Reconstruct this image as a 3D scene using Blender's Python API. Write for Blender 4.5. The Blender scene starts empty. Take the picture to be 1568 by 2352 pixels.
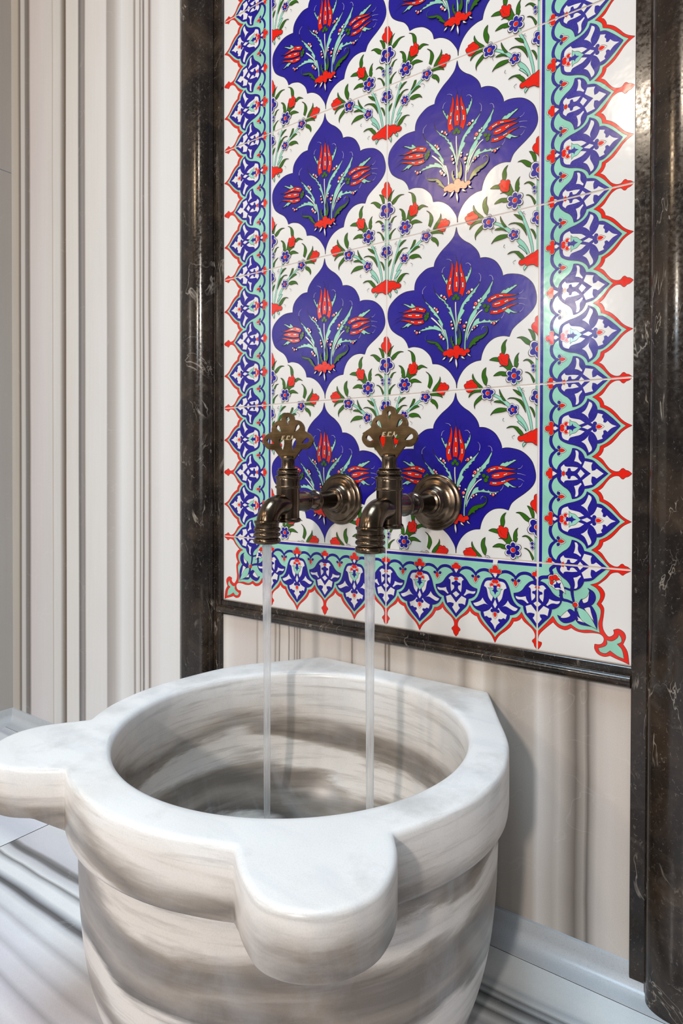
import bpy, bmesh, math, random
from mathutils import Vector, Matrix, geometry, noise
random.seed(7)
sc = bpy.context.scene
col = sc.collection
CM = 0.01
PI = math.pi

# ------------------------------------------------------------------ camera
cam_d = bpy.data.cameras.new('camera'); cam = bpy.data.objects.new('camera', cam_d); col.objects.link(cam)
YAW, PITCH, ROLL = -0.6237, -0.0108, 0.0026
fw = Vector((math.sin(YAW)*math.cos(PITCH), math.cos(YAW)*math.cos(PITCH), math.sin(PITCH)))
rt = Vector((math.cos(YAW), -math.sin(YAW), 0)); up = rt.cross(fw)
r2 = rt*math.cos(ROLL)+up*math.sin(ROLL); u2 = -rt*math.sin(ROLL)+up*math.cos(ROLL)
M = Matrix((r2, u2, -fw)).transposed().to_4x4(); M.translation = Vector((74.95, -72.47, 20.18))*CM
cam.matrix_world = M
cam_d.sensor_fit = 'VERTICAL'; cam_d.sensor_height = 24.0; cam_d.lens = 1500.8/2352*24.0
cam_d.shift_y = -77.3/2352; cam_d.clip_start = 0.02; cam_d.clip_end = 50
sc.camera = cam
# ------------------------------------------------------------------ exposure
vs = sc.view_settings
sc.display_settings.display_device = 'sRGB'
vs.view_transform = 'Standard'; vs.look = 'None'; vs.gamma = 1.0; vs.use_curve_mapping = False
vs.exposure = 0.1
# ------------------------------------------------------------------ daylight and lamps
w = bpy.data.worlds.new('room_light'); sc.world = w; w.use_nodes = True
w.node_tree.nodes['Background'].inputs[0].default_value = (0.86, 0.90, 1.0, 1)
w.node_tree.nodes['Background'].inputs[1].default_value = 0.16

def aim(o, loc, to):
    o.location = Vector(loc)*CM
    o.rotation_euler = (Vector(to)*CM-o.location).to_track_quat('-Z', 'Y').to_euler()
def area(name, loc, to, sx, sy, watts, c):
    l = bpy.data.lights.new(name, 'AREA'); l.shape = 'RECTANGLE'; l.size = sx*CM; l.size_y = sy*CM
    l.energy = watts; l.color = c
    o = bpy.data.objects.new(name, l); col.objects.link(o); aim(o, loc, to); return o
def bulb(name, loc, r, watts, c):
    l = bpy.data.lights.new(name, 'POINT'); l.energy = watts; l.color = c; l.shadow_soft_size = r*CM
    o = bpy.data.objects.new(name, l); col.objects.link(o); o.location = Vector(loc)*CM; return o
sky = area('skylight_overhead', (30, -80, 200), (31, -62, -30), 90, 80, 9.8, (0.62, 0.82, 1.0))
sky.data.spread = math.radians(85)
area('soft_fill', (130, -310, 60), (30, 0, 15), 120, 110, 8.0, (1.0, 0.96, 0.92))  # added fill panel beside the key lamp, brightens the front and softens shadows
bulb('key_lamp', (112, -320, 128), 8, 160.0, (1.0, 0.90, 0.82))
bulb('spot_lamp', (0, -181, 84), 4.2, 11.0, (1.0, 0.86, 0.68))
bulb('spot_lamp', (0, -181, 74), 6, 3.0, (0.55, 0.78, 1.0))
bulb('spot_lamp', (-47, -181, 141), 11, 13.0, (1.0, 0.72, 0.45))
bulb('spot_lamp', (26, -182, 150), 6, 14.0, (1.0, 0.84, 0.66))
# ------------------------------------------------------------------ helpers
def s2l(c):
    return tuple(((x/255)/12.92 if x/255 <= 0.04045 else (((x/255)+0.055)/1.055)**2.4) for x in c)
def C4(c): return (*s2l(c), 1.0)
def tagging(o, label=None, cat=None, group=None, kind=None):
    if label: o['label'] = label
    if cat: o['category'] = cat
    if group: o['group'] = group
    if kind: o['kind'] = kind
    return o
def empty(name, loc, rz=0):
    o = bpy.data.objects.new(name, None); o.location = Vector(loc)*CM; o.rotation_euler = (0, 0, rz)
    o.empty_display_size = 0.03; col.objects.link(o); return o
def mesh_obj(name, verts, faces, mats, parent=None, smooth=False, fm=None, sharp=None):
    me = bpy.data.meshes.new(name); me.from_pydata([tuple(Vector(v)*CM) for v in verts], [], faces)
    for m in (mats if isinstance(mats, list) else [mats]): me.materials.append(m)
    if fm: me.polygons.foreach_set('material_index', fm)
    if smooth: me.polygons.foreach_set('use_smooth', [True]*len(me.polygons))
    me.update()
    if smooth and sharp is not None: me.set_sharp_from_angle(angle=math.radians(sharp))
    o = bpy.data.objects.new(name, me); col.objects.link(o)
    if parent: o.parent = parent
    return o
class NT:
    def __init__(s, name):
        s.m = bpy.data.materials.new(name); s.m.use_nodes = True; s.t = s.m.node_tree
        s.b = s.t.nodes['Principled BSDF']; s.out = s.t.nodes['Material Output']
    def n(s, typ, **kw):
        nd = s.t.nodes.new(typ)
        for k, v in kw.items():
            if k.startswith('i_'):
                nd.inputs[int(k[2:]) if k[2:].isdigit() else k[2:].replace('_', ' ')].default_value = v
            else: setattr(nd, k, v)
        return nd
    def l(s, a, b): s.t.links.new(a, b)
    def ramp(s, fac, stops, interp='LINEAR'):
        r = s.n('ShaderNodeValToRGB'); e = r.color_ramp; e.interpolation = interp
        while len(e.elements) > 1: e.elements.remove(e.elements[-1])
        e.elements[0].position = stops[0][0]; e.elements[0].color = stops[0][1]
        for p, c in stops[1:]:
            x = e.elements.new(p); x.color = c
        if fac is not None: s.l(fac, r.inputs[0])
        return r
    def mix(s, fac, a, b, blend='MIX'):
        m = s.n('ShaderNodeMix', data_type='RGBA', blend_type=blend)
        for v, i in ((fac, 0), (a, 6), (b, 7)):
            if isinstance(v, (int, float, tuple)): m.inputs[i].default_value = v
            else: s.l(v, m.inputs[i])
        return m.outputs[2]
    def noise(s, vec, scale, detail=4, rough=.5, dist=0.0):
        n = s.n('ShaderNodeTexNoise'); n.inputs['Scale'].default_value = scale; n.inputs['Detail'].default_value = detail
        n.inputs['Roughness'].default_value = rough; n.inputs['Distortion'].default_value = dist
        if vec is not None: s.l(vec, n.inputs['Vector'])
        return n.outputs['Fac']
    def pos(s): return s.n('ShaderNodeTexCoord').outputs['Object']
    def mapv(s, vec, scale=(1, 1, 1), loc=(0, 0, 0)):
        m = s.n('ShaderNodeMapping'); m.inputs['Scale'].default_value = scale; m.inputs['Location'].default_value = loc
        s.l(vec, m.inputs['Vector']); return m.outputs[0]
    def bump(s, h, strength, dist):
        b = s.n('ShaderNodeBump'); b.inputs['Strength'].default_value = strength; b.inputs['Distance'].default_value = dist
        s.l(h, b.inputs['Height']); s.l(b.outputs[0], s.b.inputs['Normal'])
    def set(s, **kw):
        for k, v in kw.items(): s.b.inputs[k.replace('_', ' ')].default_value = v
        return s
def ramp01(lo, hi): return [(lo, (0, 0, 0, 1)), (hi, (1, 1, 1, 1))]

# ---- glazes
def glaze(name, rgb, rough=.16, spark=0.0):
    t = NT(name); t.set(Base_Color=C4(rgb), Roughness=rough)
    t.b.inputs['Specular IOR Level'].default_value = .55
    p = t.pos(); n = t.noise(p, 60, 2)
    if spark:
        g = t.noise(p, 2600, 2, .7); r = t.ramp(g, [(.35, (rough*.7,)*3+(1,)), (.7, (rough+spark,)*3+(1,))])
        t.l(r.outputs[0], t.b.inputs['Roughness'])
        hi = t.noise(p, 1900, 2, .6)
        a = t.n('ShaderNodeMath', operation='MULTIPLY_ADD'); t.l(hi, a.inputs[0]); a.inputs[1].default_value = .05; t.l(n, a.inputs[2])
        t.bump(a.outputs[0], .35, .0006)
        vv = t.noise(p, 25, 3)
        t.l(t.mix(t.ramp(vv, ramp01(.3, .7)).outputs[0], C4(rgb), C4(tuple(min(255, x*1.08+4) for x in rgb))), t.b.inputs['Base Color'])
    else:
        t.bump(n, .25, .0006)
    return t.m
G = {}
G['W'] = glaze('white_glaze', (221, 217, 212), .12)
G['B'] = glaze('cobalt_glaze', (18, 4, 124), .18, .22)
G['T'] = glaze('turquoise_glaze', (136, 190, 168), .14, .05)
G['R'] = glaze('coral_red_glaze', (222, 30, 10), .14)
G['G'] = glaze('leaf_green_glaze', (46, 98, 8), .16)
G['K'] = glaze('dark_outline_glaze', (34, 26, 26), .22)
grout_m = NT('pale_grout').set(Base_Color=C4((214, 200, 190)), Roughness=.8).m
GI = {'W': 0, 'B': 1, 'T': 2, 'R': 3, 'G': 4, 'K': 5}
GM = [G[k] for k in 'WBTRGK']

# ---- striped wall marble driven by a colour attribute
def striped(name, rough=.16, speck=(.90, .55)):
    t = NT(name); p = t.pos()
    a = t.n('ShaderNodeVertexColor', layer_name='bands')
    wob = t.mapv(p, (60, 60, 2.0)); st = t.noise(wob, 3.0, 5, .6)
    fine = t.noise(p, 900, 2, .6); blot = t.noise(t.mapv(p, (9, 9, 2.2)), 1.2, 3)
    c = t.mix(t.ramp(st, ramp01(.35, .75)).outputs[0], (.965, .965, .97, 1), (1.0, 1.0, 1.0, 1))
    c = t.mix(1.0, a.outputs[0], c, 'MULTIPLY')
    c = t.mix(1.0, c, t.ramp(fine, [(.25, (speck[0], speck[0], speck[0], 1)), (speck[1], (1, 1, 1, 1))]).outputs[0], 'MULTIPLY')
    c = t.mix(1.0, c, t.ramp(blot, [(.3, (.95, .945, .94, 1)), (.7, (1, 1, 1, 1))]).outputs[0], 'MULTIPLY')
    # thin pale crystalline cracks
    vn = t.noise(t.mapv(p, (1, 1, 1)), 7, 3, .5, 1.5)
    cr = t.ramp(vn, [(.497, (0, 0, 0, 1)), (.499, (.16, .16, .16, 1)), (.501, (0, 0, 0, 1))])
    c = t.mix(cr.outputs[0], c, (.85, .83, .80, 1))
    t.l(c, t.b.inputs['Base Color']); t.set(Roughness=rough)
    t.bump(t.noise(p, 14, 2), .06, .002)
    return t.m
wall_m = striped('striped_wall_marble', .2)
floor_m = striped('striped_floor_marble', .14)

def band_sheet(name, stops, plane, lo, hi, mat, n_other=40, wob=0.0, freq=.12, seed=0, axis='X'):
    """flat sheet whose bands follow one axis; stops = [(pos_cm, rgb)], plane fn (s,t)->xyz"""
    S = [s for s, c in stops]
    verts = []; faces = []; cols = []
    N = n_other
    for j in range(N+1):
        tt = lo+(hi-lo)*j/N
        for i, (s, c) in enumerate(stops):
            d = 0
            if wob and 0 < i < len(stops)-1:
                d = wob*noise.noise(Vector((s*.05+seed, tt*freq*.35, seed)))+wob*.3*noise.noise(Vector((s*.3, tt*freq*1.6, seed+5)))
            verts.append(plane(s+d, tt)); cols.append(C4(c))
    K = len(stops)
    for j in range(N):
        for i in range(K-1):
            a = j*K+i; faces.append((a, a+1, a+K+1, a+K))
    return verts, faces, cols
def sheets(name, parts, mat, flip=False, solid=0):
    V, Fc, Cc = [], [], []
    for v, f, c in parts:
        o = len(V); V += v; Cc += c; Fc += [tuple(o+k for k in (q[::-1] if flip else q)) for q in f]
    ob = mesh_obj(name, V, Fc, mat)
    ca = ob.data.color_attributes.new('bands', 'FLOAT_COLOR', 'POINT')
    for i, c in enumerate(Cc): ca.data[i].color = c
    return ob

# ------------------------------------------------------------------ back wall
WL = [(-64.2,(200,196,190)),(-61.5,(198,190,178)),(-60.6,(126,118,110)),(-60.0,(208,206,202)),(-58.9,(206,203,200)),(-58.4,(150,147,145)),(-57.1,(140,132,124)),(-56.4,(212,206,205)),(-51.5,(216,212,211)),(-48.6,(214,212,208)),(-48.3,(198,188,176)),(-48.0,(218,216,213)),(-45.8,(214,212,208)),(-44.9,(168,163,156)),(-44.1,(142,128,114)),(-43.7,(124,112,100)),(-43.4,(222,219,214)),(-39.6,(222,220,215)),(-39.1,(128,124,122)),(-38.1,(163,159,157)),(-37.4,(158,149,142)),(-36.9,(221,219,215)),(-30.6,(224,222,219)),(-30.2,(176,170,166)),(-28.1,(192,186,180)),(-27.3,(204,201,198)),(-25.8,(228,228,227)),(-22.7,(216,214,210)),(-22.2,(158,148,140)),(-21.7,(220,218,214)),(-20.9,(210,206,200)),(-20.7,(140,130,124)),(-20.4,(208,204,198)),(-20.1,(206,200,196)),(-19.8,(120,108,102)),(-19.3,(216,213,210)),(-18.6,(212,206,202)),(-18.2,(148,133,124)),(-17.5,(214,211,207)),(-16.7,(218,214,211)),(-14.8,(228,227,225)),(-9.0,(224,222,218))]
def deepen(st, k=.28): return [(s_, tuple(max(0, v-(205-min(c_))*k) if min(c_) < 205 else v for v in c_)) for s_, c_ in st]
WR = [(-1.0,(226,220,212)),(0.9,(228,223,216)),(2.7,(214,205,199)),(6.9,(208,199,192)),(7.2,(168,158,150)),(7.5,(210,202,194)),(10.5,(206,198,190)),(10.9,(150,138,128)),(11.1,(206,198,190)),(11.5,(190,182,172)),(11.65,(88,76,66)),(11.8,(206,198,190)),(13.0,(214,206,198)),(13.3,(206,198,190)),(13.45,(104,94,84)),(13.6,(206,198,190)),(14.35,(200,192,184)),(14.5,(128,116,106)),(14.7,(202,194,186)),(15.05,(140,128,118)),(15.2,(198,190,182)),(15.5,(130,120,110)),(15.75,(200,192,184)),(16.5,(210,202,194)),(21.9,(206,198,191)),(22.6,(190,182,175)),(23,(206,198,191)),(24.4,(196,186,178)),(24.65,(126,116,106)),(24.9,(196,187,179)),(25.5,(206,198,191)),(29.7,(196,187,178)),(29.95,(112,100,92)),(30.15,(190,181,172)),(30.5,(120,110,100)),(30.8,(196,187,178)),(32.9,(206,197,188)),(35.4,(200,191,182)),(37.6,(196,188,180)),(39.6,(196,187,178)),(40.2,(204,196,188)),(41.2,(168,158,148)),(42.4,(214,206,196)),(43.5,(218,211,202)),(44.0,(196,186,175)),(45.1,(176,166,154)),(45.9,(190,181,171)),(46.9,(180,170,159)),(48.2,(182,172,162)),(49.5,(190,182,173)),(50.2,(216,211,206)),(51.1,(200,193,186)),(51.8,(186,179,171)),(52.5,(196,188,180)),(53.2,(172,163,154)),(53.9,(142,133,125)),(54.3,(120,111,103)),(54.7,(150,142,133)),(55.2,(170,161,152)),(55.6,(116,108,101)),(55.9,(160,152,144)),(56.6,(200,191,183)),(57.8,(208,199,191)),(59.2,(204,194,184)),(63,(196,186,176))]
TOP = 150.0
pl = lambda s, t: (s, 0.0, t)
parts = [band_sheet('', deepen(WL), pl, -34, TOP, None, 60, .16, .06, 3),
         band_sheet('', WR, pl, -34, 0, None, 30, .22, .2, 9),
         ]
# beyond the right hand frame the same marble goes on
WX = [(62+i*1.6+random.random(), random.choice([(222,220,216),(216,210,204),(226,224,221),(160,150,143),(206,200,194)])) for i in range(46)]
parts.append(band_sheet('', WX, pl, -34, TOP, None, 30, .5, .1, 21))
# backing strips behind tiles edges
wb = sheets('wall_back', parts, wall_m)
tagging(wb, 'back wall clad in cream marble with vertical grey and brown veins', 'wall', kind='structure')

# left side wall
SL = [(-150+i*3.125, random.choice([(206,204,200),(200,197,192),(196,192,187),(186,181,175)])) for i in range(49)]
pl2 = lambda s, t: (-64.0, s, t)
wl = sheets('wall_left', [band_sheet('', SL, pl2, -34, 83.4, None, 20, .3, .1, 5), band_sheet('', SL, pl2, 83.6, TOP, None, 10, .3, .1, 8)], wall_m)
tagging(wl, 'pale marble side wall meeting the back wall at the left corner', 'wall', kind='structure')

# ------------------------------------------------------------------ floor
FZ = -33.2
def FS(seed, wide):
    st = []; 
    for y, c in wide: st.append((y, c))
    return st
FR = [(-150,(216,216,218)),(-120,(208,208,210)),(-110,(224,224,224)),(-100,(198,198,200)),(-92,(226,226,226)),(-80,(216,214,218)),(-70,(202,200,204)),(-64,(228,228,228)),(-56,(210,206,210)),(-50,(206,200,204)),(-46,(226,224,224)),(-42.5,(200,194,198)),(-41.6,(138,132,132)),(-41.0,(198,192,196)),(-39.5,(224,220,222)),(-38.2,(208,202,208)),(-37.6,(178,174,178)),(-37.0,(210,206,210)),(-35.6,(216,212,216)),(-35.0,(192,190,194)),(-34.2,(216,214,218)),(-33.0,(222,221,224)),(-32.2,(190,189,192)),(-31.6,(218,218,220)),(-30.6,(226,226,226)),(-30.0,(200,200,204)),(-29.5,(104,104,106)),(-29.1,(86,86,88)),(-28.6,(172,174,178)),(-28.0,(230,231,231)),(-26.9,(232,233,232)),(-26.4,(194,195,198)),(-26.0,(130,130,130)),(-25.6,(224,225,225)),(-24.5,(192,190,194)),(-24.1,(116,114,114)),(-23.7,(100,100,100)),(-23.2,(138,134,134)),(-22.8,(200,198,202)),(-21.4,(208,206,210)),(-19,(214,213,216)),(-17.0,(224,225,225)),(-14.6,(202,203,206)),(-13.4,(174,178,182)),(-12.6,(210,214,216)),(-11.6,(116,118,120)),(-11.1,(202,208,210)),(-10.5,(138,142,144)),(-10.0,(84,88,90)),(-9.6,(178,184,188)),(-9.1,(130,134,136)),(-8.7,(208,213,214)),(-8.0,(186,192,196)),(-7.4,(216,220,220)),(-6.0,(224,228,227)),(-3.3,(222,226,226))]
random.seed(11)
FLs = []
y = -150
while y < -3.3:
    FLs.append((y, random.choice([(222,226,230),(228,230,233),(206,208,216),(214,214,222),(226,229,232),(178,182,192),(190,192,200)]))); y += random.uniform(.7, 2.6) if y > -45 else random.uniform(3, 6)
FLs.append((-3.3, (210, 214, 220)))

def slab(st, x0, x1, seed): return band_sheet('', st, lambda s, t: (t, s, FZ), x0, x1, None, 60, .8, .10, seed)
pf = [slab(FR, -17.92, 110, 2), slab(FLs, -64, -18.08, 7)]
fl = sheets('floor', pf, floor_m, flip=False)
# joints: recessed pale sealant under slabs
def boxvf(x0, x1, y0, y1, z0, z1):
    v = [(x0,y0,z0),(x1,y0,z0),(x1,y1,z0),(x0,y1,z0),(x0,y0,z1),(x1,y0,z1),(x1,y1,z1),(x0,y1,z1)]
    f = [(0,3,2,1),(4,5,6,7),(0,1,5,4),(1,2,6,5),(2,3,7,6),(3,0,4,7)]
    return v, f
seal_m = NT('floor_sealant').set(Base_Color=C4((168,172,160)), Roughness=.6).m
tagging(fl, 'floor of pale marble slabs with bluish grey parallel stripes', 'floor', kind='structure')
v, f = boxvf(-64, 110, -150, 0, FZ-2, FZ-.12)
sub = mesh_obj('trim_4', v, f, seal_m); tagging(sub, 'thin pale sealant joints between the marble floor slabs', 'floor joint', kind='structure')

# cove skirting along the back wall and left wall
def cove_profile():
    pr = [(0, -30.75), (-.35, -30.78), (-.42, -31.0), (-.5, -31.8)]
    for i in range(1, 9):
        a = i/9*PI/2; pr.append((-.5-1.5*(1-math.cos(a)), -31.8-1.32*math.sin(a)))
    pr += [(-2.1, -33.12), (-3.2, -33.14), (-3.22, -33.2)]
    return pr
def extr(prof, fn, ts):
    V = [fn(p, t) for t in ts for p in prof]; K = len(prof); Fa = []
    for j in range(len(ts)-1):
        for i in range(K-1):
            a = j*K+i; Fa.append((a, a+1, a+K+1, a+K))
    return V, Fa
cove_m = striped('cove_marble', .3, speck=(.80, .50))
cp = cove_profile()
V, Fa = extr(cp, lambda p, t: (t, p[0], p[1]), [-64+i*4.35 for i in range(41)])
def colour_attr(ob, fn):
    ca = ob.data.color_attributes.new('bands', 'FLOAT_COLOR', 'POINT')
    for i, vv in enumerate(ob.data.vertices): ca.data[i].color = C4(fn(vv.co/CM))
def covecol(p):
    k = .5+.5*noise.noise(Vector((p.x*.06, p.y*.3, p.z*.3)))
    return tuple(176+(206-176)*k+d for d in (0, 4, 7))
cb = mesh_obj('baseboard_back', V, Fa, cove_m, smooth=True, sharp=40); colour_attr(cb, covecol)
tagging(cb, 'low coved pale marble skirting where back wall meets floor', 'skirting', kind='structure')
V, Fa = extr(cp, lambda p, t: (-64-p[0], t, p[1]), [-150+i*5 for i in range(31)])
cl = mesh_obj('baseboard_left', V, [q[::-1] for q in Fa], cove_m, smooth=True, sharp=40); colour_attr(cl, covecol)
tagging(cl, 'low coved pale marble skirting along the left side wall', 'skirting', kind='structure')

# ------------------------------------------------------------------ dark marble frame
def dark_marble(name, rough=.12):
    t = NT(name); p = t.pos()
    c1 = t.noise(p, 18, 8, .62, .6); base = t.ramp(c1, [(.3, C4((14, 11, 9))), (.5, C4((34, 27, 22))), (.68, C4((60, 49, 39))), (.85, C4((90, 78, 66)))])
    c = base.outputs[0]
    br = t.noise(p, 9, 4); c = t.mix(t.ramp(br, [(.45, (0,0,0,1)), (.75, (.5,.5,.5,1))]).outputs[0], c, C4((52, 38, 26)))
    fl_ = t.noise(t.mapv(p, (1, 1, .7)), 330, 5, .72, 1.0)
    c = t.mix(t.ramp(fl_, [(.59, (0,0,0,1)), (.68, (.32,.32,.32,1)), (.78, (.85,.85,.85,1))]).outputs[0], c, C4((150, 140, 128)))
    cl_ = t.noise(p, 34, 5, .6, 2.0)
    c = t.mix(t.ramp(cl_, [(.58, (0,0,0,1)), (.80, (.20,.20,.20,1))]).outputs[0], c, C4((120, 112, 102)))
    vn = t.noise(t.mapv(p, (1, 1, .5)), 11, 4, .55, 2.0)
    vr = t.ramp(vn, [(.493, (0,0,0,1)), (.5, (.5,.5,.5,1)), (.507, (0,0,0,1))])
    gate = t.ramp(t.noise(p, 16, 2), [(.52, (0,0,0,1)), (.62, (1,1,1,1))])
    mm = t.n('ShaderNodeMath', operation='MULTIPLY'); t.l(vr.outputs[0], mm.inputs[0]); t.l(gate.outputs[0], mm.inputs[1])
    c = t.mix(mm.outputs[0], c, C4((190, 178, 164)))
    t.l(c, t.b.inputs['Base Color'])
    rr = t.ramp(t.noise(p, 260, 3), [(.3, (rough*.7,)*3+(1,)), (.75, (rough*2.2,)*3+(1,))]); t.l(rr.outputs[0], t.b.inputs['Roughness'])
    t.bump(t.noise(p, 45, 4), .12, .001)
    return t.m
dark_m = dark_marble('dark_emperador_marble')
def frame_profile(mir):
    pr = [(0, .3), (0, -.50), (-.06, -.56), (-1.45, -.56), (-1.5, -.6), (-1.5, -.9), (-1.62, -1.05)]
    cx, a, h = -4.85, 3.2, 2.55
    for i in range(1, 24):
        th = i/24*PI
        pr.append((cx+a*math.cos(th), -.95-(h-.4)*math.sin(th)**.9))
    pr += [(-8.05, -1.0), (-8.1, -.5), (-9.65, -.5), (-9.72, -.42), (-9.72, .3)]
    return pr
def pillar(name, x0, sgn, label):
    pr = frame_profile(0); ts = [FZ+.02+i*(TOP-FZ)/60 for i in range(61)]
    V, Fa = extr(pr, lambda p, t: (x0+sgn*p[0], p[1], t), ts)
    if sgn > 0: Fa = [q[::-1] for q in Fa]
    o = mesh_obj(name, V, Fa, dark_m, smooth=True, sharp=28)
    return tagging(o, label, 'stone frame', kind='structure')
pillar('trim_1', 0.0, 1, 'dark brown marble upright moulding on the left edge of the tile panel')
pillar('trim_2', 60.0, -1, 'dark brown marble upright moulding on the right edge of the tile panel')
# sill moulding under the tiles
pr = [(.3, 0), (-.34, -.02), (-.42, -.1), (-.42, -.82)]
for i in range(13):
    a = PI*.42-i/12*PI*1.02
    pr.append((-.42-.05-.72*math.cos(a)-.1, -1.42+.68*math.sin(a)))
pr += [(-.3, -2.12), (.05, -2.14)]
V, Fa = extr(pr, lambda p, t: (t, p[0], p[1]), [-.35]+[i*1.5 for i in range(0, 40)]+[60.0])
K = len(pr); n = len(V)//K
Fa = [q[::-1] for q in Fa]
Fa += [tuple(range(K)), tuple(reversed([(n-1)*K+i for i in range(K)]))]
sill = mesh_obj('trim_3', V, [q[::-1] for q in Fa], dark_m, smooth=True, sharp=35)
tagging(sill, 'dark marble bullnose ledge moulding along the bottom of the tile panel', 'stone ledge', kind='structure')
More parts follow.
